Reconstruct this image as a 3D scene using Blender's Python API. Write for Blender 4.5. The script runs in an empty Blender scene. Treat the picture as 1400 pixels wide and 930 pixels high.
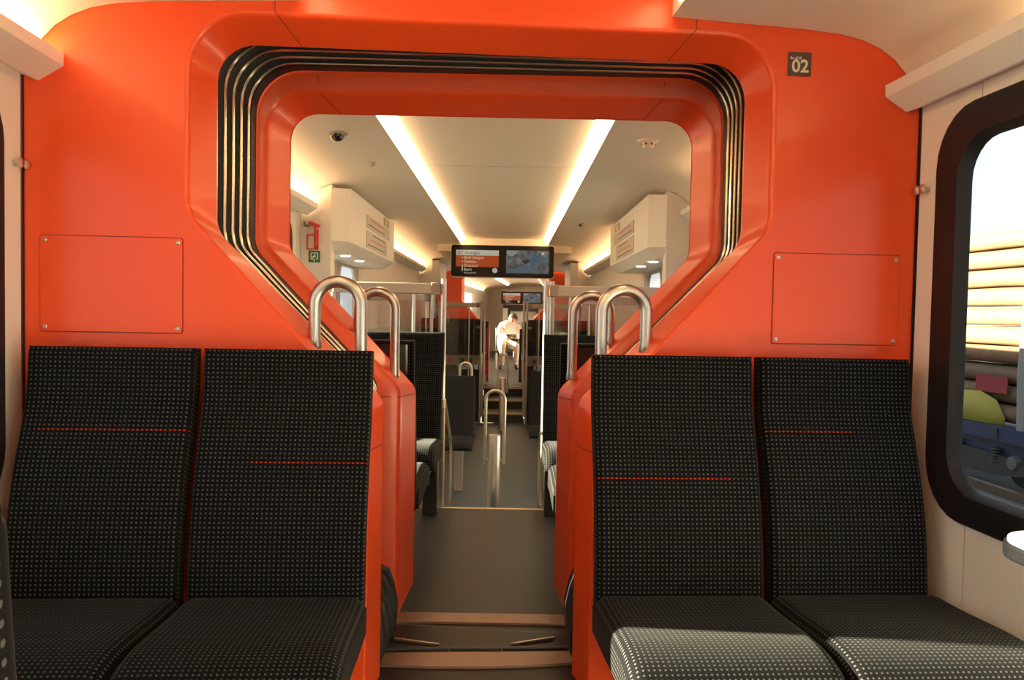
import bpy, bmesh, math, random
from mathutils import Matrix, Vector
random.seed(7)
R = math.radians
scn = bpy.context.scene
COL = scn.collection

# ------------------------------------------------------------------ camera
# metres; X right across the car, Y along the car, Z up; floor at z = 0
CAM_POS = Vector((-0.06, 0.0, 1.10))
YAW, PITCH, ROLL, FPX = R(3.65), R(2.1), R(1.1), 1068.0
_f = Vector((math.sin(YAW)*math.cos(PITCH), math.cos(YAW)*math.cos(PITCH), -math.sin(PITCH)))
_r0 = Vector((math.cos(YAW), -math.sin(YAW), 0)); _u0 = _r0.cross(_f)
_r = _r0*math.cos(ROLL) + _u0*math.sin(ROLL); _u = _u0*math.cos(ROLL) - _r0*math.sin(ROLL)
cam_data = bpy.data.cameras.new('camera'); cam = bpy.data.objects.new('camera', cam_data)
COL.objects.link(cam); scn.camera = cam
cam_data.sensor_fit = 'HORIZONTAL'; cam_data.sensor_width = 36.0; cam_data.lens = 36.0*FPX/1400.0
cam_data.clip_start = 0.02; cam_data.clip_end = 400
m = Matrix((_r, _u, -_f)).transposed().to_4x4(); m.translation = CAM_POS
cam.matrix_world = m

# ------------------------------------------------------------------ view, world, sun
scn.view_settings.view_transform = 'Standard'
scn.view_settings.look = 'None'
scn.view_settings.gamma = 1.0
scn.view_settings.use_curve_mapping = False
scn.view_settings.exposure = -0.42
world = bpy.data.worlds.new('world'); scn.world = world; world.use_nodes = True
bg = world.node_tree.nodes['Background']
bg.inputs[0].default_value = (0.86, 0.93, 1.0, 1); bg.inputs[1].default_value = 1.9
sun_d = bpy.data.lights.new('sun', 'SUN'); sun_d.energy = 100.0; sun_d.angle = R(0.6); sun_d.color = (1, .84, .56)
sun = bpy.data.objects.new('sun', sun_d); COL.objects.link(sun)
SUN_DIR = Vector((1, -0.155, -0.275))
sun.rotation_euler = SUN_DIR.to_track_quat('-Z', 'Y').to_euler(); sun.location = (-6, 2, 4)
WARM = (1.0, 0.62, 0.31)
STRIP_E, COVE_E = 15.0, 32.0
scn.cycles.max_bounces = 10; scn.cycles.diffuse_bounces = 5; scn.cycles.transparent_max_bounces = 12
scn.cycles.use_denoising = True
scn.cycles.sample_clamp_indirect = 6.0

# ------------------------------------------------------------------ frames of the three car sections
NEAR = Matrix.Identity(4)
def frame(yaw, pitch, y):
    t, p = R(yaw), R(pitch)
    ey = Vector((math.sin(t)*math.cos(p), math.cos(t)*math.cos(p), -math.sin(p)))
    ex = Vector((math.cos(t), -math.sin(t), 0)); ez = ex.cross(ey)
    a = Matrix((ex, ey, ez)).transposed().to_4x4()
    return Matrix.Translation((0, y, 0)) @ a @ Matrix.Translation((0, -y, 0))
FAR = frame(3.45, 0.35, 2.3)            # the train stands on a curve: the next car bends right
NEXT = FAR @ frame(4.0, 0.0, 14.6)
def at(px, py, fr, axis, val):
    """the point of a plane (axis = val in the frame fr) that a photo pixel looks at"""
    d = _f*FPX + _r*(px-700) - _u*(py-465)
    inv = fr.inverted(); o = inv @ CAM_POS; d = inv.to_3x3() @ d
    i = 'xyz'.index(axis)
    return o + d*((val-o[i])/d[i])

# ------------------------------------------------------------------ materials
MATS = {}
def mat(name, col=(.8,.8,.8), rough=.5, metal=0., emit=None, es=0., bump=0., bscale=200., var=0., vscale=6., coat=0., spec=.5, sheen=0.):
    if name in MATS: return MATS[name]
    mm = bpy.data.materials.new(name); mm.use_nodes = True; nt = mm.node_tree; b = nt.nodes['Principled BSDF']
    b.inputs['Base Color'].default_value = (*col, 1); b.inputs['Roughness'].default_value = rough
    b.inputs['Metallic'].default_value = metal; b.inputs['Specular IOR Level'].default_value = spec
    b.inputs['Coat Weight'].default_value = coat; b.inputs['Sheen Weight'].default_value = sheen
    if emit:
        b.inputs['Emission Color'].default_value = (*emit, 1); b.inputs['Emission Strength'].default_value = es
    tc = nt.nodes.new('ShaderNodeTexCoord')
    if var:
        n = nt.nodes.new('ShaderNodeTexNoise'); n.inputs['Scale'].default_value = vscale; n.inputs['Detail'].default_value = 5
        mx = nt.nodes.new('ShaderNodeMix'); mx.data_type = 'RGBA'
        mx.inputs[6].default_value = (*[c*(1-var) for c in col], 1); mx.inputs[7].default_value = (*[min(1, c*(1+var)) for c in col], 1)
        nt.links.new(tc.outputs['Object'], n.inputs['Vector']); nt.links.new(n.outputs['Fac'], mx.inputs[0])
        nt.links.new(mx.outputs[2], b.inputs['Base Color'])
    if bump:
        n = nt.nodes.new('ShaderNodeTexNoise'); n.inputs['Scale'].default_value = bscale
        bp = nt.nodes.new('ShaderNodeBump'); bp.inputs['Strength'].default_value = bump; bp.inputs['Distance'].default_value = .002
        nt.links.new(tc.outputs['Object'], n.inputs['Vector']); nt.links.new(n.outputs['Fac'], bp.inputs['Height'])
        nt.links.new(bp.outputs['Normal'], b.inputs['Normal'])
    MATS[name] = mm
    return mm

def glass(name, tint=(1,1,1), refl=.12, rough=.02):
    if name in MATS: return MATS[name]
    mm = bpy.data.materials.new(name); mm.use_nodes = True; nt = mm.node_tree; nt.nodes.clear()
    out = nt.nodes.new('ShaderNodeOutputMaterial'); t = nt.nodes.new('ShaderNodeBsdfTransparent'); g = nt.nodes.new('ShaderNodeBsdfGlossy')
    t.inputs[0].default_value = (*tint, 1); g.inputs['Roughness'].default_value = rough
    lw = nt.nodes.new('ShaderNodeLayerWeight'); lw.inputs[0].default_value = .5
    pw = nt.nodes.new('ShaderNodeMath'); pw.operation = 'POWER'; pw.inputs[1].default_value = 5
    ma = nt.nodes.new('ShaderNodeMath'); ma.operation = 'MULTIPLY_ADD'; ma.inputs[1].default_value = .75; ma.inputs[2].default_value = refl*.3
    nt.links.new(lw.outputs['Facing'], pw.inputs[0]); nt.links.new(pw.outputs[0], ma.inputs[0])
    mx = nt.nodes.new('ShaderNodeMixShader')
    nt.links.new(ma.outputs[0], mx.inputs[0]); nt.links.new(t.outputs[0], mx.inputs[1]); nt.links.new(g.outputs[0], mx.inputs[2])
    nt.links.new(mx.outputs[0], out.inputs[0])
    MATS[name] = mm
    return mm

def fabric(name, line=None, pitch=.0117):
    """dark woven plush with a grid of pale dots; line = (v, u0, u1): one row of dots in orange"""
    if name in MATS: return MATS[name]
    mm = bpy.data.materials.new(name); mm.use_nodes = True; nt = mm.node_tree; N = nt.nodes; Lk = nt.links
    b = N['Principled BSDF']; b.inputs['Roughness'].default_value = .85; b.inputs['Sheen Weight'].default_value = .04
    b.inputs['Sheen Roughness'].default_value = .4; b.inputs['Specular IOR Level'].default_value = .08
    uv = N.new('ShaderNodeUVMap'); uv.uv_map = 'UVMap'
    sep = N.new('ShaderNodeSeparateXYZ'); Lk.new(uv.outputs[0], sep.inputs[0])
    def M(op, a, bb=None, c=None):
        n = N.new('ShaderNodeMath'); n.operation = op
        for i, x in enumerate((a, bb, c)):
            if x is None: continue
            if isinstance(x, (int, float)): n.inputs[i].default_value = x
            else: Lk.new(x, n.inputs[i])
        return n.outputs[0]
    U, V = sep.outputs[0], sep.outputs[1]
    fu = M('ABSOLUTE', M('SUBTRACT', M('FRACT', M('DIVIDE', U, pitch)), .5))
    fv = M('ABSOLUTE', M('SUBTRACT', M('FRACT', M('DIVIDE', V, pitch)), .5))
    d = M('SQRT', M('ADD', M('POWER', fu, 2), M('POWER', fv, 2)))
    dot = N.new('ShaderNodeMapRange'); dot.interpolation_type = 'SMOOTHSTEP'
    dot.inputs[1].default_value = .26; dot.inputs[2].default_value = .15; Lk.new(d, dot.inputs[0])
    base = N.new('ShaderNodeMix'); base.data_type = 'RGBA'
    base.inputs[6].default_value = (.0018, .0018, .0023, 1); base.inputs[7].default_value = (.0032, .0034, .0046, 1)
    # faint woven squares between the dots
    g = M('GREATER_THAN', M('MAXIMUM', fu, fv), .40); Lk.new(g, base.inputs[0])
    dc = N.new('ShaderNodeMix'); dc.data_type = 'RGBA'; dc.inputs[6].default_value = (.062, .0615, .061, 1); dc.inputs[7].default_value = (.28, .032, .007, 1)
    dc.inputs[0].default_value = 0
    dfac = dot.outputs[0]
    if line:
        v, u0, u1 = line; k = math.floor(v/pitch)
        a = M('COMPARE', M('FLOOR', M('DIVIDE', V, pitch)), float(k), .1)
        a = M('MULTIPLY', a, M('MULTIPLY', M('GREATER_THAN', U, u0), M('LESS_THAN', U, u1)))
        Lk.new(a, dc.inputs[0])
        thin = M('MULTIPLY', a, M('MULTIPLY', M('LESS_THAN', fv, .14), .15))
        dfac = M('MAXIMUM', dfac, thin)
    mx = N.new('ShaderNodeMix'); mx.data_type = 'RGBA'
    Lk.new(dfac, mx.inputs[0]); Lk.new(base.outputs[2], mx.inputs[6]); Lk.new(dc.outputs[2], mx.inputs[7])
    Lk.new(mx.outputs[2], b.inputs['Base Color'])
    bp = N.new('ShaderNodeBump'); bp.inputs['Strength'].default_value = .25; bp.inputs['Distance'].default_value = .001
    Lk.new(dot.outputs[0], bp.inputs['Height']); Lk.new(bp.outputs[0], b.inputs['Normal'])
    MATS[name] = mm
    return mm

ORANGE = mat('orange_paint', (.68, .066, .011), .34, bump=.01, bscale=500, spec=.45, coat=.10)
ORANGE_SEAM = mat('orange_seam', (.26, .024, .008), .6)
WHITE = mat('cream_panel', (.80, .77, .73), .45, bump=.02, bscale=300)
CEIL = mat('ceiling_panel', (.82, .74, .64), .5)
STEEL = mat('brushed_steel', (.60, .57, .53), .34, 1.)
CHROME = mat('screw_steel', (.6, .58, .55), .3, 1.)
RUBBER = mat('black_rubber', (.010, .011, .014), .5, spec=.3)
BELLOW = mat('bellows_fabric', (.013, .010, .010), .6, spec=.3, bump=.35, bscale=420, var=.3, vscale=90)
BELLOW_EDGE = mat('bellows_profile', (.75, .68, .56), .22, 1.)
DARK = mat('dark_plastic', (.018, .018, .02), .45)
SHELL = mat('seat_shell', (.022, .018, .017), .22, coat=.3)
FLOOR_N = mat('brown_floor', (.010, .0055, .0045), .42, var=.25, vscale=40, spec=.3)
FLOOR_F = mat('grey_floor', (.029, .032, .036), .55, var=.18, vscale=60)
FLOOR_L = mat('blue_grey_floor', (.058, .085, .122), .45, var=.12, vscale=60)
PLATE = mat('rose_metal_strip', (.30, .19, .15), .42, .6, var=.15, vscale=20)
BRASS = mat('pale_metal_edge', (.72, .62, .46), .35, .9)
LAMP = mat('light_diffuser', (.9, .9, .9), .5, emit=WARM, es=STRIP_E)
COVE = mat('cove_lamp', (.9, .9, .9), .5, emit=WARM, es=COVE_E)
DOWN = mat('downlight_lens', (.9, .9, .9), .5, emit=(1, .85, .65), es=6)
PANE = glass('window_glass', (.93, .97, .97), .10)
PARTG = glass('partition_glass', (.90, .90, .88), .25)
GREY = mat('grey_rail', (.42, .38, .34), .4, .2)
RED = mat('red_plastic', (.55, .03, .02), .4)
GREEN = mat('green_sign', (.02, .16, .06), .5)
PAPER = mat('sign_white', (.75, .75, .70), .6)
BROWN = mat('sign_brown', (.055, .036, .034), .5)
FAB = fabric('dotted_fabric')

# ------------------------------------------------------------------ mesh helpers
class MB:
    def __init__(s): s.v = []; s.f = []; s.uv = {}
    def add(s, vs, fs):
        o = len(s.v); s.v += [tuple(p) for p in vs]; s.f += [tuple(i+o for i in f) for f in fs]; return s
    def box(s, x0, x1, y0, y1, z0, z1):
        vs = [(x, y, z) for z in (z0, z1) for y in (y0, y1) for x in (x0, x1)]
        return s.add(vs, [(0,2,3,1), (4,5,7,6), (0,1,5,4), (2,6,7,3), (0,4,6,2), (1,3,7,5)])
    def prism(s, pts, axis, a, b):
        """closed outline (2D) pushed from a to b along axis; pts are the two other coordinates in order"""
        n = len(pts)
        def P(p, t):
            return {'x': (t, p[0], p[1]), 'y': (p[0], t, p[1]), 'z': (p[0], p[1], t)}[axis]
        vs = [P(p, a) for p in pts] + [P(p, b) for p in pts]
        fs = [tuple(range(n))[::-1], tuple(range(n, 2*n))] + [(i, (i+1) % n, n+(i+1) % n, n+i) for i in range(n)]
        return s.add(vs, fs)
    def loft(s, loops, closed=False, caps=False):
        n = len(loops[0]); vs = [p for l in loops for p in l]; fs = []
        for k in range(len(loops)-1):
            for i in range(n if closed else n-1):
                j = (i+1) % n; fs.append((k*n+i, k*n+j, (k+1)*n+j, (k+1)*n+i))
        if caps:
            fs.append(tuple(range(n))[::-1]); fs.append(tuple(range((len(loops)-1)*n, len(loops)*n)))
        return s.add(vs, fs)
    def tube(s, path, r, n=12, caps=True):
        P = [Vector(p) for p in path]; loops = []; rs = r if isinstance(r, (list, tuple)) else [r]*len(P)
        t0 = (P[1]-P[0]).normalized(); a = t0.orthogonal().normalized()
        for i, p in enumerate(P):
            t = (P[min(i+1, len(P)-1)] - P[max(i-1, 0)]).normalized()
            a = (a - t*a.dot(t)).normalized(); b = t.cross(a)
            loops.append([p + (a*math.cos(2*math.pi*k/n) + b*math.sin(2*math.pi*k/n))*rs[i] for k in range(n)])
        return s.loft(loops, True, caps)
    def lathe(s, prof, o=(0,0,0), n=20, axis='z'):
        loops = []
        for r, h in prof:
            l = []
            for k in range(n):
                a = 2*math.pi*k/n; c, q = r*math.cos(a), r*math.sin(a)
                p = {'z': (c, q, h), 'y': (c, h, q), 'x': (h, c, q)}[axis]
                l.append((o[0]+p[0], o[1]+p[1], o[2]+p[2]))
            loops.append(l)
        return s.loft(loops, True, True)
    def build(s, name, mt, parent=None, fr=None, smooth=35, bevel=0, seg=2):
        me = bpy.data.meshes.new(name); me.from_pydata(s.v, [], s.f); me.validate()
        bm = bmesh.new(); bm.from_mesh(me); bmesh.ops.recalc_face_normals(bm, faces=bm.faces); bm.to_mesh(me); bm.free()
        me.materials.append(mt)
        if smooth:
            me.shade_smooth(); me.set_sharp_from_angle(angle=R(smooth))
        o = bpy.data.objects.new(name, me); COL.objects.link(o)
        if parent: o.parent = parent
        elif fr is not None: o.matrix_world = fr
        if bevel:
            md = o.modifiers.new('bevel', 'BEVEL'); md.width = bevel; md.segments = seg; md.limit_method = 'ANGLE'; md.angle_limit = R(40)
        return o
def tag(o, label=None, cat=None, group=None, kind=None):
    for k, v in (('label', label), ('category', cat), ('group', group), ('kind', kind)):
        if v: o[k] = v
    return o
def thing(name, label, cat, loc=(0,0,0), rotz=0, fr=NEAR, group=None):
    e = bpy.data.objects.new(name, None); COL.objects.link(e); e.empty_display_size = .05
    e.matrix_world = fr @ Matrix.Translation(loc) @ Matrix.Rotation(rotz, 4, 'Z')
    return tag(e, label, cat, group)
def struct(o, label): return tag(o, label, None, None, 'structure')
def dup(o, parent=None):
    c = o.copy(); COL.objects.link(c)
    if parent: c.parent = parent
    for ch in list(o.children): dup(ch, c)
    return c
def place(o, fr, loc, rotz=0): o.matrix_world = fr @ Matrix.Translation(loc) @ Matrix.Rotation(rotz, 4, 'Z')

def text(name, body, size, mt, parent, x, y, z, bold=0., align='LEFT', flat=.0008):
    """raised lettering in the local XZ plane, read from -Y"""
    cu = bpy.data.curves.new(name, 'FONT'); cu.body = body; cu.size = size; cu.offset = bold; cu.align_x = align; cu.extrude = flat/2; cu.resolution_u = 3
    t = bpy.data.objects.new(name, cu); COL.objects.link(t)
    bpy.context.view_layer.update()
    me = bpy.data.meshes.new_from_object(t.evaluated_get(bpy.context.evaluated_depsgraph_get()))
    bpy.data.objects.remove(t); bpy.data.curves.remove(cu)
    me.transform(Matrix.Translation((x, y, z)) @ Matrix.Rotation(R(90), 4, 'X'))
    me.materials.clear(); me.materials.append(mt)
    o = bpy.data.objects.new(name, me); COL.objects.link(o); o.parent = parent
    return o

def arc_corner(p0, p1, p2, r, n=8):
    a = (Vector(p0)-Vector(p1)); b = (Vector(p2)-Vector(p1)); la, lb = a.length, b.length; a.normalize(); b.normalize()
    ang = math.acos(max(-1, min(1, a.dot(b)))); d = min(r/math.tan(ang/2), la*.49, lb*.49); r = d*math.tan(ang/2)
    c = Vector(p1) + (a+b).normalized()*(r/math.sin(ang/2))
    s, e = Vector(p1)+a*d-c, Vector(p1)+b*d-c
    out = []
    th = s.angle_signed(e)
    for k in range(n+1):
        t = -th*k/n; out.append((c.x+s.x*math.cos(t)-s.y*math.sin(t), c.y+s.x*math.sin(t)+s.y*math.cos(t)))
    return out
def keyhole(corners, top):
    """symmetric doorway outline from floor left, over the top, to floor right; corners = [(x, z, r), ...] of the right half going up"""
    c = [(x, z) for x, z, r in corners]; rr = [r for x, z, r in corners]
    half = [c[0]]
    for i in range(1, len(c)):
        nxt = c[i+1] if i+1 < len(c) else (0, top)
        half += arc_corner(c[i-1], c[i], nxt, rr[i]) if rr[i] else [c[i]]
    half.append((0, top))
    return [(-x, z) for x, z in half] + [(x, z) for x, z in half[::-1][1:]]
def offset(poly, d):
    out = []; n = len(poly)
    for i in range(n):
        a, b = Vector(poly[max(i-1, 0)]), Vector(poly[min(i+1, n-1)]); t = (b-a).normalized(); nn = Vector((-t.y, t.x))
        p = Vector(poly[i]) + nn*d; out.append((p.x, max(p.y, 0) if i in (0, n-1) else p.y))
    return out
def lerp2(A, B, t): return [(a[0]+(b[0]-a[0])*t, a[1]+(b[1]-a[1])*t) for a, b in zip(A, B)]
def in3(poly, y): return [(x, y, z) for x, z in poly]
def rrect(w0, w1, h0, h1, r, n=6):
    c = [(w0, h0), (w1, h0), (w1, h1), (w0, h1)]; out = []
    for i in range(4): out += arc_corner(c[i-1], c[i], c[(i+1) % 4], r, n)
    return out
# outlines of the gangway doorways: last corner's z is the top
RIDGE = keyhole([(.325, 0, 0), (.325, .09, 0), (.325, .80, .07), (.826, 1.360, .13), (.826, 1.905, .17)], 1.905)
INNER = keyhole([(.290, 0, 0), (.290, .09, 0), (.290, .835, .07), (.775, 1.318, .10), (.775, 1.852, .11)], 1.852)
FOUT = keyhole([(.372, 0, 0), (.372, .09, 0), (.372, .855, .07), (.800, 1.305, .10), (.800, 1.910, .15)], 1.910)
FRIDGE = keyhole([(.305, 0, 0), (.305, .09, 0), (.305, .83, .07), (.780, 1.325, .10), (.780, 1.850, .13)], 1.850)
FOPEN = keyhole([(.302, 0, 0), (.262, .09, 0), (.262, .815, .07), (.733, 1.312, .08), (.733, 1.810, .10)], 1.810)

HW = 1.25
# ------------------------------------------------------------------ shell of one car section
CEILP = [(.515, 1.937), (.685, 1.928), (.90, 1.918), (1.006, 1.908), (1.071, 1.894), (1.122, 1.872), (1.165, 1.843), (1.195, 1.81), (1.22, 1.775), (1.235, 1.73)]
def wall_panels(side, parent, y0, y1, z0, wins, joints, fr, name='panel'):
    """cream side panels: split at the joints, cut out round the windows"""
    ys = [y0] + sorted(j for j in joints if y0 < j < y1) + [y1]
    for a, b in zip(ys[:-1], ys[1:]):
        a2, b2 = a+.002, b-.002
        cuts = sorted([(max(a2, w[0]), min(b2, w[1]), w[2], w[3]) for w in wins if w[0] < b2 and w[1] > a2])
        x0, x1 = (side*HW, side*(HW+.03)); x0, x1 = min(x0, x1), max(x0, x1)
        if not cuts: MB().box(x0, x1, a2, b2, z0, 1.80).build(name, WHITE, parent); continue
        for (c, d, lo, hi) in cuts:
            full = c <= a2+1e-6 and d >= b2-1e-6
            if full:
                MB().box(x0, x1, a2, b2, z0, lo).build(name, WHITE, parent); MB().box(x0, x1, a2, b2, hi, 1.80).build(name, WHITE, parent)
            elif c <= a2+1e-6:
                MB().prism([(a2, z0), (b2, z0), (b2, 1.80), (a2, 1.80), (a2, hi), (d, hi), (d, lo), (a2, lo)], 'x', x0, x1).build(name, WHITE, parent, smooth=0)
            elif d >= b2-1e-6:
                MB().prism([(b2, z0), (a2, z0), (a2, 1.80), (b2, 1.80), (b2, hi), (c, hi), (c, lo), (b2, lo)], 'x', x0, x1).build(name, WHITE, parent, smooth=0)
            else:
                mb = MB().box(x0, x1, a2, b2, z0, lo).box(x0, x1, a2, b2, hi, 1.80).box(x0, x1, a2, c, lo, hi).box(x0, x1, d, b2, lo, hi); mb.build(name, WHITE, parent)
WN = [0]
def window(side, y0, y1, z0, z1, fr, label, w=.112, inner_r=.10):
    """y0..z1: outer edge of the black surround"""
    WN[0] += 1
    s = side
    o = rrect(y0, y1, z0, z1, .15); g = rrect(y0+w, y1-w, z0+.088, z1-.098, inner_r); mid = rrect(y0+.012, y1-.012, z0+.012, z1-.012, .145)
    g2 = rrect(y0+w-.014, y1-w+.014, z0+.074, z1-.084, inner_r+.012)
    def l3(p, x): return [(s*x, a, b) for a, b in p]
    mb = MB().loft([l3(o, HW), l3(o, HW-.008), l3(mid, HW-.016), l3(g2, HW-.012), l3(g, HW+.010), l3(g, HW+.022)], True)
    f = mb.build('window_%d' % WN[0], RUBBER, fr=fr, smooth=50); struct(f, label)
    MB().prism(rrect(y0+w-.01, y1-w+.01, z0+.075, z1-.085, inner_r), 'x', s*(HW+.012), s*(HW+.018)).build('pane', PANE, f)
    return f
def ceiling_side(side, y0, y1, parent):
    pts = [(side*x, z) for x, z in CEILP] + [(side*1.27, 1.73), (side*1.27, 2.08), (side*.515, 2.08)]
    return MB().prism(pts, 'y', y0, y1).build('side_panel', CEIL, parent, smooth=30)
def light_rail(side, y0, y1, fr, label, e0=None, e1=None):
    t = thing('light_rail', label, 'light rail', (side*1.19, (y0+y1)/2, 1.69), 0, fr, 'valance rails along the cove')
    a, b = y0-(y0+y1)/2, y1-(y0+y1)/2
    def P(l): return [(side*(x-1.19), z-1.69) for x, z in l]
    MB().prism(P([(1.246, 1.708), (1.205, 1.694), (1.14, 1.735), (1.138, 1.768), (1.150, 1.772), (1.156, 1.744), (1.206, 1.712), (1.246, 1.722)]), 'y', a, b).build('housing', WHITE, t, smooth=0, bevel=.002)
    e0 = y0 if e0 is None else e0; e1 = y1 if e1 is None else e1
    m0 = (y0+y1)/2
    MB().prism(P([(1.165, 1.745), (1.215, 1.735), (1.215, 1.741), (1.165, 1.751)]), 'y', e0-m0+.01, e1-m0-.01).build('lamp', COVE, t, smooth=0)
    return t
def light_strip(side, y0, y1, fr, label):
    t = thing('light_strip', label, 'light', (side*.5, (y0+y1)/2, 1.955), 0, fr, 'ceiling light strips')
    h = (y1-y0)/2
    def P(l): return [(side*(x-.5), z-1.955) for x, z in l]
    MB().prism(P([(.513, 1.942), (.513, 1.999), (.462, 1.999), (.458, 1.994), (.500, 1.950), (.506, 1.942)]), 'y', -h, h).build('diffuser', LAMP, t, smooth=0)
    return t

# ================================================================== NEAR SECTION
fl = MB().box(-1.3, 1.3, -3.2, 2.30, -.06, 0).build('floor', FLOOR_N, fr=NEAR, smooth=0); struct(fl, 'dark brown glossy floor of the near car')
# floor pieces of the gangway
MB().prism([(-.40, 2.40), (-.15, 2.375), (0, 2.37), (.15, 2.375), (.40, 2.40), (.40, 2.475), (-.40, 2.475)], 'z', -.02, .004).build('threshold_strip', PLATE, fl, smooth=0)
MB().box(-.42, .42, 2.30, 2.50, -.05, -.004).build('bridge_plate', FLOOR_N, fl, smooth=0)
for sx in (-1, 1):
    MB().prism([(sx*.27, 2.585), (sx*.12, 2.535), (sx*.118, 2.541), (sx*.268, 2.592)], 'z', -.004, .0035).build('plate_marking', BRASS, fl, smooth=0)
for x0, x1 in ((-.30, -.087), (-.083, .083), (.087, .30)):
    MB().box(x0, x1, 2.487, 2.505, -.02, .010).build('plate_hinge', DARK, fl, smooth=0, bevel=.003)

for s, nm, sd in ((-1, 'left', 'left'), (1, 'right', 'right')):
    w = MB().box(min(s*(HW+.03), s*(HW+.05)), max(s*(HW+.03), s*(HW+.05)), -3.2, -1.6, 0, 2.05)
    w.box(min(s*(HW+.03), s*(HW+.05)), max(s*(HW+.03), s*(HW+.05)), 2.045, 2.5, 0, 2.05)
    w.box(min(s*(HW+.03), s*(HW+.05)), max(s*(HW+.03), s*(HW+.05)), -1.6, 2.045, 0, .60).box(min(s*(HW+.03), s*(HW+.05)), max(s*(HW+.03), s*(HW+.05)), -1.6, 2.045, 1.635, 2.05)
    wo = w.build('wall_'+nm, DARK, fr=NEAR, smooth=0); struct(wo, 'cream %s side wall of the near car' % sd)
    wins = [(.41, 2.045, .617, 1.62), (-1.53, .13, .617, 1.62)]
    wall_panels(s, wo, -3.2, 2.192, 0, wins, [1.93, .27, -1.7], NEAR)
    window(s, .35, 2.10, .57, 1.665, NEAR, 'black framed rounded window beside the %s pair of near seats' % sd)
    window(s, -1.59, .19, .57, 1.665, NEAR, 'black framed rounded window on the %s side behind the viewpoint' % sd)
wb = MB().box(-1.3, 1.3, -3.25, -3.2, 0, 2.1).build('wall_back', WHITE, fr=NEAR, smooth=0); struct(wb, 'cream back wall of the near car behind the viewpoint')
cl = MB().box(-.52, .52, -3.2, 2.198, 2.0, 2.05).build('ceiling', CEIL, fr=NEAR, smooth=0); struct(cl, 'raised cream ceiling panel of the near car')
for s in (-1, 1):
    ceiling_side(s, -3.2, 2.197, cl)
    light_strip(s, -3.1, 2.10, NEAR, 'long light strip overhead on the %s of the near car ceiling' % ('left' if s < 0 else 'right'))
light_rail(-1, -3.1, 2.196, NEAR, 'cream valance rail with hidden light above the near left window')
light_rail(1, -3.1, 2.196, NEAR, 'cream valance rail with hidden light above the near right window', e1=1.62)

# orange end wall with the keyhole doorway
def end_wall(name, label, yf, ridge, fr, zt=2.09, hw=1.248):
    out = [(-hw, 0), (-hw, zt), (hw, zt), (hw, 0)]
    pts = out + ridge[::-1]
    vs = [(x, yf, z) for x, z in pts]
    mb = MB().add(vs, [tuple(range(len(vs)))])
    o = mb.build(name, ORANGE, fr=fr, smooth=0)
    bm = bmesh.new(); bm.from_mesh(o.data); bmesh.ops.triangulate(bm, faces=bm.faces, ngon_method='EAR_CLIP'); bm.to_mesh(o.data); bm.free()
    struct(o, label); return o
we = end_wall('wall_front', 'bright orange end wall of the near car around the gangway opening', 2.2, RIDGE, NEAR)
prof = [(0, 0, 0), (.10, .0015, 0), (.20, .006, 0), (.28, .014, 0), (.36, .026, 0), (1, .12, 0)]
def portal(parent, A, B, y, steps, mt=ORANGE, tail=.10, name='portal_frame'):
    loops = [in3(lerp2(A, B, t), y+dy) for t, dy in steps]
    end = y+steps[-1][1]
    loops += [in3(B, end+.004), in3(offset(B, tail), end+.006)]
    return MB().loft(loops).build(name, mt, parent, smooth=40)
NST = [(0, 0), (.05, .0005), (.14, .002), (.22, .007), (.28, .015), (.32, .0225), (.35, .0268), (.97, .1157), (1, .12)]
portal(we, RIDGE, INNER, 2.2, NST)
def seam_strip(parent, A, B, y, steps, idx, mt=ORANGE_SEAM, w=.0028, lead=None):
    """a joint line that runs over the frame at outline point idx"""
    pts = []
    if lead: pts += lead
    for t, dy in steps:
        L = lerp2(A, B, t); pts.append((L[idx][0], y+dy, L[idx][1]))
    return pts
def ribbon(pts, nrm, width, lift, name, mt, parent):
    P = [Vector(p) for p in pts]; a = []; b = []
    for i, p in enumerate(P):
        t = (P[min(i+1, len(P)-1)]-P[max(i-1, 0)]).normalized(); n = nrm[i] if isinstance(nrm, list) else nrm
        sd = t.cross(Vector(n)).normalized()
        a.append(p+sd*width/2+Vector(n)*lift); b.append(p-sd*width/2+Vector(n)*lift)
    return MB().loft([a, b]).build(name, mt, parent, smooth=0)
def top_seam(parent, A, B, y, steps, x, lead_z, xi=None):
    """joint line across the top of a frame at x (drifting to xi at the inner edge)"""
    xi = x if xi is None else xi; tA, tB = max(z for _, z in A), max(z for _, z in B)
    pts = [(x, y, lead_z)] if lead_z else []
    for t, dy in steps: pts.append((x+(xi-x)*t, y+dy, tA+(tB-tA)*t))
    ribbon(pts, (0, -.6, -.8), .0035, .0012, 'panel_joint', ORANGE_SEAM, parent)
for s in (-1, 1): top_seam(we, RIDGE, INNER, 2.2, NST, s*.585, 2.0, s*.535)
# access panels with screws
for s in (-1, 1):
    x0, x1 = (.83, 1.203) if s > 0 else (-1.203, -.828)
    gp = MB().prism(rrect(x0-.0025, x1+.0025, 1.0205, 1.2845, .008), 'y', 2.1992, 2.1998).build('panel_joint', ORANGE_SEAM, we, smooth=0)
    p = MB().prism(rrect(x0, x1, 1.023, 1.282, .007), 'y', 2.1955, 2.1995).build('access_panel', ORANGE, we, smooth=0, bevel=.0008)
    for cx in (x0+.012, x1-.012):
        for cz in (1.035, 1.270):
            sc = MB().lathe([(.0001, -.0018), (.002, -.0018), (.0021, -.0008), (.0045, -.0014), (.006, 0), (.006, .003)], (cx, 2.1955, cz), 12, 'y').build('screw', CHROME, p)
for s in (-1, 1):   # dark gap where the end wall meets the side panels
    MB().box(min(s*1.245, s*1.249), max(s*1.245, s*1.249), 2.195, 2.199, 0, 1.72).build('rubber_joint', RUBBER, we, smooth=0)

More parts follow.
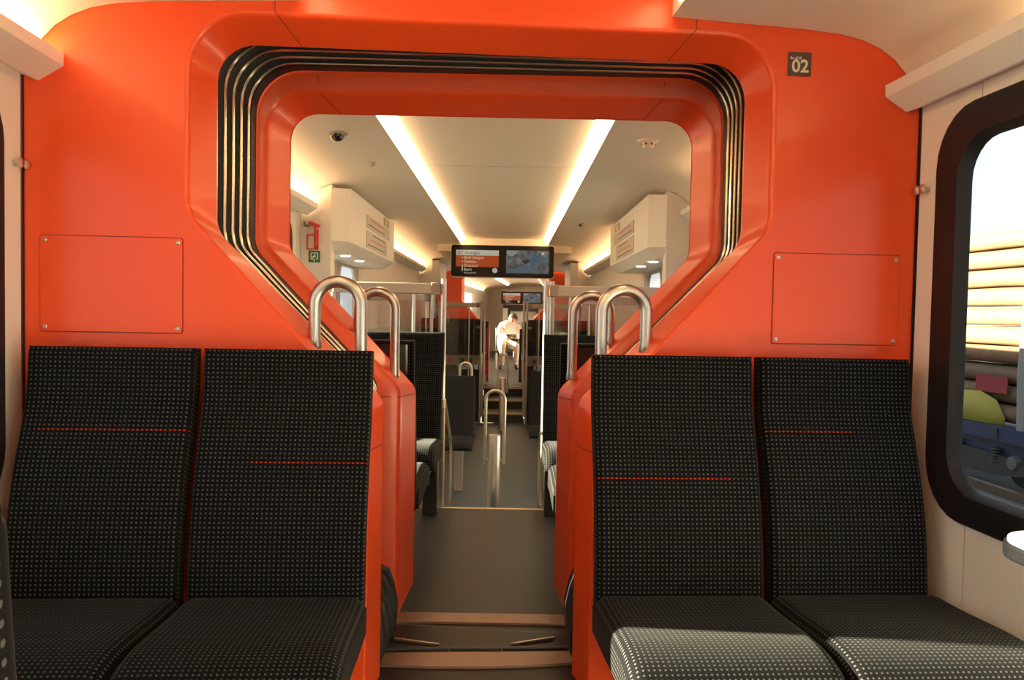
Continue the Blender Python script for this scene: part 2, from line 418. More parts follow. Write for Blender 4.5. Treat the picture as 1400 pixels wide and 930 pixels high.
# number plate
t = thing('number_sign', 'small dark square sign reading 02 on the orange wall', 'sign', (.948, 2.199, 1.770))
a, b, c, d = [at(px, py, NEAR, 'y', 2.198) for px, py in ((1077, 69), (1110, 72), (1109, 106), (1076, 104))]
cx = (a.x+b.x+c.x+d.x)/4; cz = (a.z+b.z+c.z+d.z)/4; t.location = (cx, 2.199, cz); hw = .0335
MB().prism(rrect(-hw, hw, -hw, hw, .002), 'y', -.0025, 0).build('plate', BROWN, t, smooth=0)
IV = mat('sign_ivory', (.72, .62, .50), .6)
text('number', '02', .050, IV, t, -.023, -.0028, -.0225, .0011)
text('type_code', 'Be 4/10', .0105, IV, t, -.0275, -.0028, .013, .0002)

# ------------------------------------------------------------------ bellows between the two doorways
t = thing('gangway_bellows', 'dark ribbed bellows with pale metal edges around the gangway passage', 'bellows', (0, 2.5, 0))
RING = keyhole([(.330, 0, 0), (.330, .09, 0), (.330, .833, .07), (.787, 1.288, .11), (.787, 1.893, .14)], 1.893); FRING = offset(FOUT, .004)
def belloop(tt, off):
    A = offset(RING, off); B = offset(FRING, off)
    pa = [Vector(p) for p in in3(A, 2.345)]; pb = [FAR @ Vector(p) for p in in3(B, 2.705)]
    return [tuple(a.lerp(b, tt) - Vector((0, 2.5, 0))) for a, b in zip(pa, pb)]
NR = 5
ts = [.04 + k*.190 for k in range(NR)]
edges = [-.04] + ts + [1.02]
for k in range(len(edges)-1):
    a, b = edges[k], edges[k+1]; mid = (a+b)/2; dlt = (b-a)
    MB().loft([belloop(a, .004), belloop(a+.12*dlt, .020), belloop(mid-.16*dlt, .036), belloop(mid+.16*dlt, .036), belloop(b-.12*dlt, .020), belloop(b, .004)]).build('fold', BELLOW, t, smooth=60)
for k in range(NR):
    MB().loft([belloop(ts[k]-.015, .0045), belloop(ts[k]-.013, .001), belloop(ts[k], -.0015), belloop(ts[k]+.013, .001), belloop(ts[k]+.015, .0045)]).build('edge_profile', BELLOW_EDGE, t, smooth=50)
MB().loft([belloop(.845, .03), belloop(.85, .001), belloop(1.0, .001), belloop(1.0, .03)]).build('rubber_seal', RUBBER, t)

for s in (-1, 1):      # bulging lower ends of the folds beside the floor plates
    for k in range(4):
        y = 2.37+.08*k-2.5; dx = .012 if s < 0 else -.0
        pr = [(.345, 0), (.302, 0), (.288, .04), (.288, .10), (.300, .16), (.318, .21), (.345, .225)]
        lo = [[(s*(x+.02), y+dy, z) if e else (s*x, y+dy, z) for x, z in pr] for dy, e in ((0, 1), (.012, 0), (.066, 0), (.078, 1))]
        o = MB().loft(lo, True, True).build('lower_fold', RUBBER, t, smooth=50); o.location = (.006*k+.004, 0, 0)
for s in (-1, 1):
    ribbon([(s*.3245, 2.1995, .70), (s*.318, 2.203, .70), (s*.312, 2.226, .70), (s*.2905, 2.318, .70)], (-s*.8, -.6, 0), .0028, .0012, 'panel_joint', ORANGE_SEAM, we)

# ------------------------------------------------------------------ seats
def catmull(P, n):
    out = []
    for i in range(len(P)-1):
        p0, p1, p2, p3 = [Vector(P[max(0, min(len(P)-1, i+k))]) for k in (-1, 0, 1, 2)]
        for k in range(n):
            s = k/n; out.append(.5*((2*p1)+(p2-p0)*s+(2*p0-5*p1+4*p2-p3)*s*s+(3*p1-p0-3*p2+p3)*s**3))
    out.append(Vector(P[-1])); return out
def pillow(name, profile, x0, x1, T, r, mt, parent, nv=10, nu=8):
    cv = catmull(profile, 12); S = [0]
    for a, b in zip(cv[:-1], cv[1:]): S.append(S[-1]+(b-a).length)
    L = S[-1]
    def samp(s):
        for i in range(len(S)-1):
            if s <= S[i+1]+1e-9:
                k = (s-S[i])/max(1e-9, S[i+1]-S[i]); p = cv[i].lerp(cv[i+1], k); tg = (cv[min(i+2, len(cv)-1)]-cv[max(i-1, 0)]).normalized()
                return p, tg
        return cv[-1], (cv[-1]-cv[-2]).normalized()
    ed = [0, .04, .14, .30, .52, .78, 1.]
    def grid(L, n): 
        e = [q*r for q in ed]; mid = [r+(L-2*r)*k/n for k in range(1, n)]
        return e+mid+[L-q for q in e[::-1]]
    us, vs = grid(x1-x0, nu), grid(L, nv*2); W = x1-x0
    V = []; UV = []; F = []; FU = []
    nU, nV = len(us), len(vs)
    for v in vs:
        p, tg = samp(v); n = Vector((tg.y, -tg.x))
        for u in us:
            a = max(0, r-min(u, W-u)); b = max(0, r-min(v, L-v)); dd = min(math.hypot(a, b), r)
            drop = r-math.sqrt(max(0, r*r-dd*dd)); q = p-n*drop
            V.append((x0+u, q.x, q.y)); UV.append((u, v))
    idx = lambda i, j: i*nU+j
    for i in range(nV-1):
        for j in range(nU-1):
            F.append((idx(i, j), idx(i, j+1), idx(i+1, j+1), idx(i+1, j))); FU.append([UV[q] for q in F[-1]])
    # rim to the back
    loop = [(0, j) for j in range(nU)] + [(i, nU-1) for i in range(1, nV)] + [(nV-1, j) for j in range(nU-2, -1, -1)] + [(i, 0) for i in range(nV-2, 0, -1)]
    back = {}
    for i, j in loop:
        p, tg = samp(vs[i]); n = Vector((tg.y, -tg.x)); q = p-n*T; back[(i, j)] = len(V); V.append((x0+us[j], q.x, q.y))
    dT = T-r; acc = 0
    for k in range(len(loop)):
        a, b = loop[k], loop[(k+1) % len(loop)]
        step = (Vector(V[idx(*a)])-Vector(V[idx(*b)])).length
        F.append((idx(*a), idx(*b), back[b], back[a])); FU.append([(acc, 0), (acc+step, 0), (acc+step, dT), (acc, dT)]); acc += step
    for i in range(nV-1):
        F.append((back[(i, 0)], back[(i, nU-1)], back[(i+1, nU-1)], back[(i+1, 0)])); FU.append([(0, vs[i]), (W, vs[i]), (W, vs[i+1]), (0, vs[i+1])])
    F.append(tuple(back[(0, j)] for j in range(nU))); FU.append([(us[j], 0) for j in range(nU)])
    F.append(tuple(back[(nV-1, j)] for j in range(nU))); FU.append([(us[j], 0) for j in range(nU)])
    me = bpy.data.meshes.new(name); me.from_pydata(V, [], F)
    ul = me.uv_layers.new(name='UVMap')
    for p, fu in zip(me.polygons, FU):
        for li, q in zip(p.loop_indices, fu): ul.data[li].uv = q
    bm = bmesh.new(); bm.from_mesh(me); bmesh.ops.recalc_face_normals(bm, faces=bm.faces); bm.to_mesh(me); bm.free()
    me.materials.append(mt); me.shade_smooth(); me.set_sharp_from_angle(angle=R(50))
    o = bpy.data.objects.new(name, me); COL.objects.link(o); o.parent = parent
    return o
BACKP = [(0, .988), (-.006, .92), (-.016, .845), (-.046, .755), (-.078, .66), (-.108, .53), (-.124, .40), (-.128, .30)]
CUSHP = [(-.10, .368), (-.25, .374), (-.38, .384), (-.47, .386), (-.545, .372), (-.585, .338), (-.600, .285)]
def seat(label, xc, w, line=None, fr=NEAR, y=2.10, rotz=0, dz=0., cw=None, leg=0, group=None, loop=False, mt=None):
    """seat whose upright back is at y and that faces -Y before rotz"""
    t = thing('train_seat', label, 'seat', (xc, y, 0), rotz, fr, group)
    fb = fabric('dotted_fabric_line_%d' % len(MATS), line) if line else (mt or FAB)
    pillow('backrest', BACKP, -w/2, w/2, .060, .018, fb, t)
    c0, c1 = cw or (-w/2-.008, w/2+.008)
    pillow('cushion', [(a, b+dz) for a, b in CUSHP], c0, c1, .10, .035, mt or FAB, t)
    # glossy shell behind the back, follows the profile
    cv = catmull([(a, b) for a, b in BACKP], 4); fr_ = []; bk = []
    k0, k1 = 1, len(cv)-1
    lo = []
    for i in range(k0, k1+1):
        tg = (cv[min(i+1, len(cv)-1)]-cv[i-1]).normalized(); n = Vector((tg.y, -tg.x)); p = cv[i]-n*.059; q = cv[i]-n*.070
        lo.append([(-w/2+.022, p.x, p.y), (-w/2+.022, q.x, q.y), (-w/2+.032, q.x+.004, q.y), (w/2-.032, q.x+.004, q.y), (w/2-.022, q.x, q.y), (w/2-.022, p.x, p.y)])
    MB().loft(lo, True, True).build('shell', SHELL, t, smooth=40)
    MB().box(-w/2+.02, w/2-.02, -.52, -.02, .235+dz, .285+dz).build('seat_frame', DARK, t, bevel=.008)
    if leg:
        MB().box(leg*(w/2-.09), leg*(w/2-.012), -.16, -.08, 0, .30+dz).build('leg', DARK, t, bevel=.006)
    else:
        MB().prism([(-.02, .05), (-.05, .05), (-.40, .20+dz), (-.42, .24+dz), (-.02, .24+dz)], 'x', -.03, .03).build('bracket', DARK, t, bevel=.005)
    if loop:
        P = [(.045, .03, .95)] + [(.045, .03, 1.06)] + [(.045*math.cos(math.pi*k/8), .03, 1.06+.045*math.sin(math.pi*k/8)) for k in range(1, 8)] + [(-.045, .03, 1.06), (-.045, .03, .95)]
        MB().tube([(x+w/2-.10, yy, z) for x, yy, z in P], .010, 10).build('grab_loop', STEEL, t)
    return t
seat('dark dotted window seat left of the aisle against the orange wall, long high orange line', -.977, .426, (.212, .05, .43), cw=(-.248, .222))
seat('dark dotted aisle seat left of the gangway posts, orange line on its right half', -.521, .440, (.297, .14, .45))
seat('dark dotted aisle seat right of the gangway posts, sunlit cushion front', .521, .442, (.333, -.01, .36))
seat('dark dotted window seat at the far right beside the black framed window', .979, .428, (.208, -.01, .245), cw=(-.222, .248))
seat('dark dotted seat cut off at the lower left edge of the photo, nearest the viewpoint', -.537, .440, y=.47, rotz=math.pi)

# ------------------------------------------------------------------ handles on the frames
def hoop(x0, x1, zt, y, fr, label, z0, z1, r=.0175, lean=0.):
    t = thing('grab_handle', label, 'handle', ((x0+x1)/2, y, min(z0, z1)), 0, fr, 'steel hoop handles on the gangway frames')
    R_ = abs(x1-x0)/2; zb = min(z0, z1); za = zt-r-R_-zb
    P = [(-R_, 0, z0-zb), (-R_, 0, (za+z0-zb)/2)] + [(-R_*math.cos(math.pi*k/18), 0, za+R_*math.sin(math.pi*k/18)) for k in range(19)] + [(R_, 0, (za+z1-zb)/2), (R_, 0, z1-zb)]
    MB().tube(P, r, 20).build('hoop', STEEL, t, smooth=60)
    for x, z in ((-R_, z0-zb), (R_, z1-zb)):
        MB().lathe([(r+.0015, .0), (r+.0035, .004), (r+.001, .030)], (x, 0, z), 16).build('socket', STEEL, t)
    return t
hoop(-.482, -.350, 1.193, 2.265, NEAR, 'large steel hoop handle left of the aisle, nearest on the orange frame', .985, .845)
hoop(.346, .478, 1.187, 2.265, NEAR, 'large steel hoop handle right of the aisle, nearest on the orange frame', .845, .985)
hoop(-.464, -.332, 1.183, 2.80, FAR, 'steel hoop handle behind the left one on the farther orange frame', .99, .86)
hoop(.306, .438, 1.183, 2.80, FAR, 'steel hoop handle behind the right one on the farther orange frame', .86, .99)

# coat hooks on the side panels
for s, y in ((-1, 2.170), (1, 2.160)):
    t = thing('coat_hook', 'pair of small steel knobs on the %s wall panel' % ('left' if s < 0 else 'right'), 'hook', (s*HW, y, 1.468))
    for dy in (-.015, .015):
        MB().lathe([(.006, 0), (.006, s*-.014), (.013, s*-.017), (.0135, s*-.022), (.009, s*-.025), (.0005, s*-.026)], (0, dy, 0), 16, 'x').build('knob', CHROME, t)
# little window table
t = thing('window_table', 'pale rounded table edge under the right window', 'table', (1.25, 1.1, .70))
TT = mat('table_top', (.62, .72, .74), .3)
out = [(0, -.292), (0, .292)] + [(-.24-.082*math.sin(R(a)), .21+.082*math.cos(R(a))) for a in range(0, 91, 10)] + [(-.24-.082*math.sin(R(a)), -.21-.082*math.cos(R(a))) for a in range(90, -1, -10)]
MB().prism(out, 'z', .0, .006).build('table_top', TT, t, smooth=0)
MB().prism([(x*1.02 if x < 0 else x, y_*1.01) for x, y_ in out], 'z', -.028, -.0005).build('edge_band', mat('table_edge', (.003, .003, .004), .6, spec=.1), t, smooth=0, bevel=.004)
MB().prism([(0, -.03), (0, -.20), (-.03, -.20), (-.18, -.03)], 'y', -.02, .02).build('bracket', DARK, t)

# ================================================================== FAR SECTION (beyond the gangway)
ZL = -.465
fw = end_wall('wall_middle', 'orange frame wall at the far end of the bellows', 2.875, FOPEN, FAR, zt=2.05)
FST = [(0, 0), (1, .018)]
MB().loft([in3(offset(FOUT, .05), 2.722), in3(FOUT, 2.720), in3(lerp2(FOUT, FRIDGE, .06), 2.7206), in3(lerp2(FOUT, FRIDGE, .84), 2.730), in3(FRIDGE, 2.735), in3(lerp2(FRIDGE, FOPEN, .12), 2.742), in3(lerp2(FRIDGE, FOPEN, .22), 2.756), in3(lerp2(FRIDGE, FOPEN, .26), 2.7615), in3(lerp2(FRIDGE, FOPEN, .97), 2.858), in3(FOPEN, 2.862), in3(offset(FOPEN, .006), 2.875)]).build('portal_frame', ORANGE, fw, smooth=40)
MB().loft([in3(offset(FOUT, .048), 2.7225), in3(offset(FOUT, .048), 2.876)]).build('portal_back', ORANGE, fw)
FS2 = [(0, .735), (.12, .742), (.25, .756), (1, .862)]
for s in (-1, 1): 
    ribbon([(s*.60, 2.720, 1.908), (s*.595, 2.735, 1.850), (s*.59, 2.744, 1.845), (s*.585, 2.757, 1.840), (s*.55, 2.862, 1.810)], (0, -.7, -.7), .0035, .0015, 'panel_joint', ORANGE_SEAM, fw)
    ribbon([(s*.371, 2.7195, .795), (s*.306, 2.734, .795), (s*.300, 2.742, .795), (s*.292, 2.757, .795), (s*.263, 2.861, .795)], (-s*.6, -.8, 0), .003, .0012, 'panel_joint', ORANGE_SEAM, fw)
ff = MB().box(-1.25, 1.25, 2.74, 4.345, -.05, 0).build('floor', FLOOR_F, fr=FAR, smooth=0); struct(ff, 'grey brown raised floor just beyond the gangway')
MB().box(-.31, .31, 2.715, 2.80, -.03, .006).build('threshold_strip', PLATE, ff, smooth=0, bevel=.002)
MB().box(-.42, .42, 2.49, 2.74, -.05, -.003).build('bridge_plate', FLOOR_N, ff, smooth=0)
MB().box(-.30, .30, 4.335, 4.362, -.03, .006).build('step_edge', BRASS, ff, smooth=0, bevel=.002)
for k in range(3):
    MB().box(-1.24, 1.24, 4.345+.26*k, 4.345+.26*(k+1), ZL-.05, -.155*(k+1) if k < 2 else ZL+.0).build('step', FLOOR_L, ff, smooth=0)
fl2 = MB().box(-1.25, 1.25, 4.9, 11.25, ZL-.06, ZL).build('floor', FLOOR_L, fr=FAR, smooth=0); struct(fl2, 'blue grey low floor in the middle of the next car')
ff3 = MB().box(-1.25, 1.25, 12.05, 14.7, -.06, 0).build('floor', FLOOR_F, fr=FAR, smooth=0); struct(ff3, 'raised floor beyond the far stairs')

FWIN = [(3.12, 4.72), (12.9, 14.3)]
DOORS = (5.06, 6.90)
for s, nm in ((-1, 'left'), (1, 'right')):
    x0, x1 = min(s*(HW+.03), s*(HW+.05)), max(s*(HW+.03), s*(HW+.05))
    mb = MB(); ys = [2.88]
    for a, b in sorted(FWIN + [DOORS]):
        lo = .6 if (a, b) != DOORS else ZL; hi = 1.64 if (a, b) != DOORS else 1.60
        mb.box(x0, x1, ys[-1], a+.06, ZL-.06, 2.05); mb.box(x0, x1, a+.06, b-.06, ZL-.06, lo); mb.box(x0, x1, a+.06, b-.06, hi, 2.05); ys.append(b-.06)
    mb.box(x0, x1, ys[-1], 14.7, ZL-.06, 2.05)
    wo = mb.build('wall_'+nm, DARK, fr=FAR, smooth=0); struct(wo, 'cream %s side wall of the next car' % nm)
    wins = [(a+.07, b-.07, .62, 1.62) for a, b in FWIN] + [(DOORS[0]+.05, DOORS[1]-.05, ZL, 1.6)]
    wall_panels(s, wo, 2.88, 14.6, ZL, wins, [4.85, 7.0, 9.15, 11.4], FAR)
    for k, (a, b) in enumerate(FWIN):
        window(s, a, b, .57, 1.665, FAR, 'black framed %s window of the next car, %s counting from the gangway' % (nm, ['first', 'second'][k]))
    # sliding door with two glazed leaves
    dr = MB().box(s*(HW+.0) if s > 0 else -HW-.02, s*(HW+.02) if s > 0 else -HW, DOORS[0]+.05, DOORS[1]-.05, 1.55, 1.62).build('door_%d' % (1 if s < 0 else 2), DARK, fr=FAR, smooth=0)
    struct(dr, '%s sliding entrance door under the white housing' % nm)
    for a, b in ((DOORS[0]+.05, (DOORS[0]+DOORS[1])/2-.004), ((DOORS[0]+DOORS[1])/2+.004, DOORS[1]-.05)):
        o_, i_ = rrect(a, b, ZL+.01, 1.55, .01), rrect(a+.13, b-.13, ZL+1.40, 1.46, .08)  # pane outline starts high, shaped to keep the sun off the aisle post
        xx = sorted((s*(HW+.0), s*(HW+.03)))
        lf = MB().loft([[(xx[0], *p) for p in o_], [(xx[1], *p) for p in o_], [(xx[1], *p) for p in i_], [(xx[0], *p) for p in i_], [(xx[0], *p) for p in o_]], True).build('door_leaf', GREY, dr, smooth=0)
        MB().prism(rrect(a+.125, b-.125, ZL+1.395, 1.465, .08), 'x', s*(HW+.012), s*(HW+.018)).build('pane', PANE, lf)
cf = MB().box(-.52, .52, 2.88, 9.15, 2.0, 2.05).build('ceiling', CEIL, fr=FAR, smooth=0); struct(cf, 'raised cream ceiling panel between the light strips of the next car')
ce = MB().prism([(-.80, 1.845), (.80, 1.845), (.80, 2.04), (-.80, 2.04)], 'y', 9.32, 14.4).build('ceiling', CEIL, fr=FAR, smooth=0, bevel=.01); struct(ce, 'lowered cream ceiling block at the far end of the light strips')
MB().box(-.52, .52, 9.15, 9.32, 2.005, 2.05).build('cross_panel', CEIL, cf, smooth=0)
for k in (1, 3): 
    MB().box(-.45, .45, 2.9+k*1.9, 2.9+k*1.9+.003, 1.9990, 2.0005).build('panel_joint', GREY, cf)
for s, nm in ((-1, 'left'), (1, 'right')):
    ceiling_side(s, 2.885, 14.4, cf)
    light_strip(s, 2.95, 9.25, FAR, '%s light strip running down the ceiling beyond the gangway' % nm)
    light_rail(s, 2.9, 4.925, FAR, 'short cream valance rail on the %s just beyond the orange frame' % nm, e1=(4.92 if s < 0 else 4.3))
    light_rail(s, 6.95, 11.33, FAR, 'cream valance rail on the %s between the two white housings' % nm)

# white housings over the doors, with the bulkhead that carries them
def housing(s, y0, y1, label, posters=True, zlow=ZL):
    nm = 'left' if s < 0 else 'right'
    t = thing('door_housing', label, 'housing', (s*HW, y0, 0), 0, FAR, 'white housings above the doors')
    zt = lambda x: next(b[1]+(b2[1]-b[1])*(x-b[0])/(b2[0]-b[0]) for b, b2 in zip(CEILP[:-1], CEILP[1:]) if b[0] <= x <= b2[0])
    # bulkhead facing the aisle end: cream plate under the cove curve
    pl = [(1.248, zlow), (1.058, zlow), (1.058, zt(1.058)-.006)] + [(x, z-.006) for x, z in CEILP if 1.06 < x < 1.23] + [(1.248, 1.70)]
    MB().prism([(s*(x-HW), z) for x, z in pl], 'y', -.10, .01).build('bulkhead', WHITE, t, smooth=0)
    ln = y1-y0
    bx = [(0, -.095), (s*(1.056-HW), -.095), (s*(.955-HW), -.005), (s*(.955-HW), ln), (0, ln)]
    bt = 1.480
    lo = [(x, y, bt+.06) for x, y in bx]; hi = [(x, y, 1.885 if abs(x) > .25 else 1.872) for x, y in bx]; chf = [(x*.75, y*.995+.03 if i < 3 else y-.02, bt) for i, (x, y) in enumerate(bx)]
    MB().loft([lo, hi], True, True).build('body', WHITE, t, smooth=0, bevel=.004)
    MB().loft([chf, [(x, y, bt+.0595) for x, y in bx]], True, True).build('soffit', WHITE, t, smooth=0)
    for yy in (.35, .85):
        if yy < ln-.2: MB().lathe([(.0001, -.006), (.03, -.006), (.036, -.002), (.036, .002)], (s*(1.06-HW), yy, bt), 16).build('downlight', DOWN, t)
    if posters:
        xi = s*(.9545-HW)
        def plate(name, y0_, y1_, z0_, z1_, mt, d=.004):
            return MB().box(min(xi, xi-s*d), max(xi, xi-s*d), y0_, y1_, z0_, z1_).build(name, mt, t, smooth=0)
        POST = mat('line_map_paper', (.52, .49, .45), .3, var=.2, vscale=14)
        p1 = plate('line_map', .55, 1.58, 1.70, 1.79, POST); p2 = plate('line_map', .55, 1.45, 1.56, 1.68, POST)
        LINE = mat('map_line', (.10, .09, .09), .6)
        for (pp, za, zb, cnt) in ((p1, 1.70, 1.79, 2), (p2, 1.56, 1.68, 3)):
            for q in range(cnt):
                zz = za+(zb-za)*(q+.5)/cnt
                MB().box(min(xi-s*.004, xi-s*.0048), max(xi-s*.004, xi-s*.0048), .60+.1*q, 1.35, zz, zz+.007).build('map_line', LINE if q != 1 else RED, pp, smooth=0)
        p3 = plate('warning_sticker', 1.30, 1.55, 1.805, 1.865, mat('sticker_grey', (.35, .33, .28), .5))
        MB().box(min(xi-s*.004, xi-s*.0048), max(xi-s*.004, xi-s*.0048), 1.36, 1.46, 1.812, 1.858).build('sticker_symbol', mat('sticker_yellow', (.75, .55, .08), .5), p3, smooth=0)
    return t
housing(-1, 5.04, 6.92, 'white door housing with line maps hanging on the left beyond the gangway')
housing(1, 5.04, 6.92, 'white door housing with line maps hanging on the right beyond the gangway')
housing(-1, 11.45, 12.6, 'small distant white housing on the left behind the screen', False, 1.3)
housing(1, 11.45, 12.6, 'small distant white housing on the right behind the screen', False, 1.3)

# emergency hammer and exit sign on the left bulkhead
p = at(428, 321, FAR, 'y', 4.94)
t = thing('emergency_hammer', 'red emergency hammer in its holder on the left bulkhead', 'hammer', (p.x, 4.937, p.z), 0, FAR)
MB().box(-.030, .040, -.012, 0, -.095, .07).build('back_plate', mat('holder_white', (.7, .66, .6), .5), t, bevel=.003)
for q in ((-.034, -.026, -.095, .0), (.012, .040, -.095, .03), (-.034, .02, -.095, -.088), (-.034, .02, -.006, .002)):
    MB().box(q[0], q[1], -.020, -.010, q[2], q[3]).build('holder', RED, t, bevel=.002)
MB().tube([(.026, -.028, -.07), (.026, -.028, .06)], .0085, 10).build('handle', RED, t)
MB().tube([(-.02, -.028, .072), (.052, -.028, .052)], [.012, .010], 12).build('hammer_head', RED, t)
MB().tube([(-.047, -.026, .078), (-.046, -.026, .055), (-.02, -.026, .05)], .008, 10).build('grip_end', mat('hammer_grey', (.18, .17, .14), .5), t)
p = at(430, 351, FAR, 'y', 4.94)
t = thing('exit_sign', 'small green emergency exit sign below the red hammer', 'sign', (p.x, 4.94, p.z), 0, FAR)
MB().box(-.036, .036, -.004, 0, -.036, .036).build('plate', GREEN, t, smooth=0)
for q in ((-.024, -.018, -.016, .026), (.018, .024, -.016, .026), (-.024, .024, .020, .026), (-.024, -.004, -.018, -.012), (.010, .024, -.018, -.012)):
    MB().box(q[0], q[1], -.0055, -.004, q[2], q[3]).build('pictogram_frame', PAPER, t, smooth=0)
MB().prism([(-.013, -.010), (.012, -.002), (.004, .004), (.010, .012), (.004, .014), (-.010, .002)], 'y', -.0055, -.004).build('pictogram_arrow', PAPER, t, smooth=0)
MB().box(-.003, .003, -.0055, -.004, -.030, -.018).build('pictogram_stem', PAPER, t, smooth=0)

# ceiling devices
def dome(px, py, name, label, cat, r, mt, z=1.925):
    p = at(px, py, FAR, 'z', z); t = thing(name, label, cat, (p.x, p.y, z), 0, FAR)
    MB().lathe([(r*1.35, .012), (r*1.35, -.003), (r*1.15, -.007), (r*1.0, -.007)], (0, 0, 0), 20).build('base', GREY, t)
    MB().lathe([(r, -.004), (r*.97, -r*.4), (r*.8, -r*.72), (r*.5, -r*.98), (.0008, -r*1.1)], (0, 0, 0), 20).build('dome', mt, t, smooth=60)
    return t
dome(461, 182, 'camera_dome', 'dark glass camera dome in the ceiling left of the light strip', 'camera', .036, SHELL)
dome(508, 223, 'ceiling_sensor', 'tiny sensor in the ceiling behind the camera dome', 'sensor', .018, GREY)
dome(794, 306, 'ceiling_sensor', 'tiny dark sensor in the ceiling above the right housing, near the screen', 'sensor', .022, SHELL)
p = at(886, 193, FAR, 'z', 1.925)
t = thing('smoke_detector', 'white smoke detector in the ceiling at the right', 'detector', (p.x, p.y, 1.925), 0, FAR)
MB().lathe([(.052, .006), (.052, -.006), (.044, -.010)], (0, 0, 0), 24).build('base', WHITE, t)
MB().lathe([(.030, -.009), (.030, -.026), (.024, -.034), (.0008, -.036)], (0, 0, 0), 20).build('cap', WHITE, t)
for k in range(6):
    a = math.pi*k/3; MB().box(.029*math.cos(a)-.004, .029*math.cos(a)+.004, .029*math.sin(a)-.004, .029*math.sin(a)+.004, -.022, -.012).build('vent', DARK, t)

# seats of the bay beyond the gangway
FG = 'seats of the bay beyond the gangway'
proto_to = seat('far left aisle seat facing the viewpoint, behind the farther left handle', -.507, .442, (.33, .05, .30), FAR, 4.36, dz=.045, leg=1)
def far_seat(label, xc, y, rotz, src):
    c = dup(src); place(c, FAR, (xc, y, 0), rotz); c['label'] = label; return c
far_seat('far left window seat facing the viewpoint, mostly hidden by the orange frame', -.975, 4.36, 0, proto_to)
mir = seat('far right aisle seat facing the viewpoint, beside the central passage', .495, .442, (.33, .05, .30), FAR, 4.36, dz=.045, leg=-1)
far_seat('far right window seat facing the viewpoint, mostly hidden by the orange frame', .955, 4.36, 0, mir)
pa = seat('left aisle seat turned away right behind the farther orange frame, dark shell showing', -.503, .436, None, FAR, 3.03, math.pi, dz=.03)
far_seat('left window seat turned away right behind the farther orange frame', -.975, 3.03, math.pi, pa)
far_seat('right aisle seat turned away right behind the farther orange frame, shell reflecting orange', .495, 3.03, math.pi, pa)
far_seat('right window seat turned away right behind the farther orange frame', .955, 3.03, math.pi, pa)

# glazed partitions behind the bay
def partition(s, y, label, xin=.30, two=False, zb=0., xo=.93, mt=PARTG):
    t = thing('glass_partition', label, 'partition', (s*xin, y, zb), 0, FAR, 'glass partitions beside the aisle')
    w = xo-xin
    MB().box(min(s*.03, s*w), max(s*.03, s*w), -.003, .003, .05-zb, 1.205-zb).build('pane', mt, t, smooth=0)
    MB().box(min(s*.02, s*w), max(s*.02, s*w), -.025, .025, 1.203-zb, 1.265-zb).build('top_rail', GREY, t, bevel=.006)
    MB().box(min(s*.02, s*.07), max(s*.02, s*.07), -.028, .028, 1.20-zb, 1.268-zb).build('rail_clamp', mat('clamp_brown', (.25, .20, .16), .4), t, bevel=.004)
    MB().tube([(0, 0, 0), (0, 0, 1.29-zb)], .016, 14).build('pole', STEEL, t)
    MB().tube([(s*w, 0, 0), (s*w, 0, 1.20-zb)], .014, 12).build('pole', STEEL, t)
    if two: MB().tube([(s*.035, .04, 0), (s*.035, .04, 1.29-zb)], .014, 14).build('pole', STEEL, t)
    MB().tube([(s*.17, 0, .05-zb), (s*.17, 0, 1.20-zb)], .010, 10).build('mullion', STEEL, t)
    return t
partition(-1, 4.46, 'glass partition with grey top rail behind the far left seats')
partition(1, 4.46, 'glass partition with grey top rail behind the far right seats', xin=.285, two=True)
partition(-1, 6.98, 'glass draught screen beside the left entrance door', xin=.62, xo=1.22, zb=ZL)
partition(1, 6.98, 'glass draught screen beside the right entrance door', xin=.62, xo=1.22, zb=ZL)
partition(-1, 11.18, 'distant glass partition left of the far stairs', xin=.33, zb=ZL)
partition(1, 11.18, 'distant glass partition right of the far stairs', xin=.33, zb=ZL)

# stair hand posts in the middle of the low floor
def post(px, y, label):
    p = at(px, 560, FAR, 'y', y)
    t = thing('stair_post', label, 'post', (p.x, y, ZL), 0, FAR, 'steel posts with hoops at the stairs')
    h = .245-ZL
    MB().lathe([(.060, 0), (.060, .01), (.045, .014), (.045, h-.012), (.040, h-.002), (.0008, h)], (0, 0, 0), 24).build('post', STEEL, t)
    R_, za = .067, .570-ZL-.012-.067; zb = .035-ZL
    P = [(-R_, .0, zb), (-R_, 0, (za+zb)/2)] + [(-R_*math.cos(math.pi*k/14), 0, za+R_*math.sin(math.pi*k/14)) for k in range(15)] + [(R_, 0, (za+zb)/2), (R_, 0, zb)]
    MB().tube(P, .0115, 14).build('hoop', STEEL, t, smooth=60)
    for s in (-1, 1): MB().tube([(s*R_, 0, zb+.03), (s*.03, 0, zb+.03)], .008, 8).build('bracket', STEEL, t)
    return t
post(677, 5.5, 'nearer steel post with hoop in the middle of the aisle')
post(686.5, 10.6, 'farther steel post with hoop in front of the distant stairs')
# slanted hand rails beside the first steps
for s, nm in ((-1, 'left'), (1, 'right')):
    t = thing('stair_rail', 'thin slanting steel rail on the %s of the first steps' % nm, 'handrail', (s*.285, 4.40, 0), 0, FAR)
    MB().tube([(0, 0, 0), (0, 0, .55), (0, .05, .60), (0, .55, .30), (0, .62, .22), (0, .62, ZL)], .009, 10).build('rail', BRASS, t)

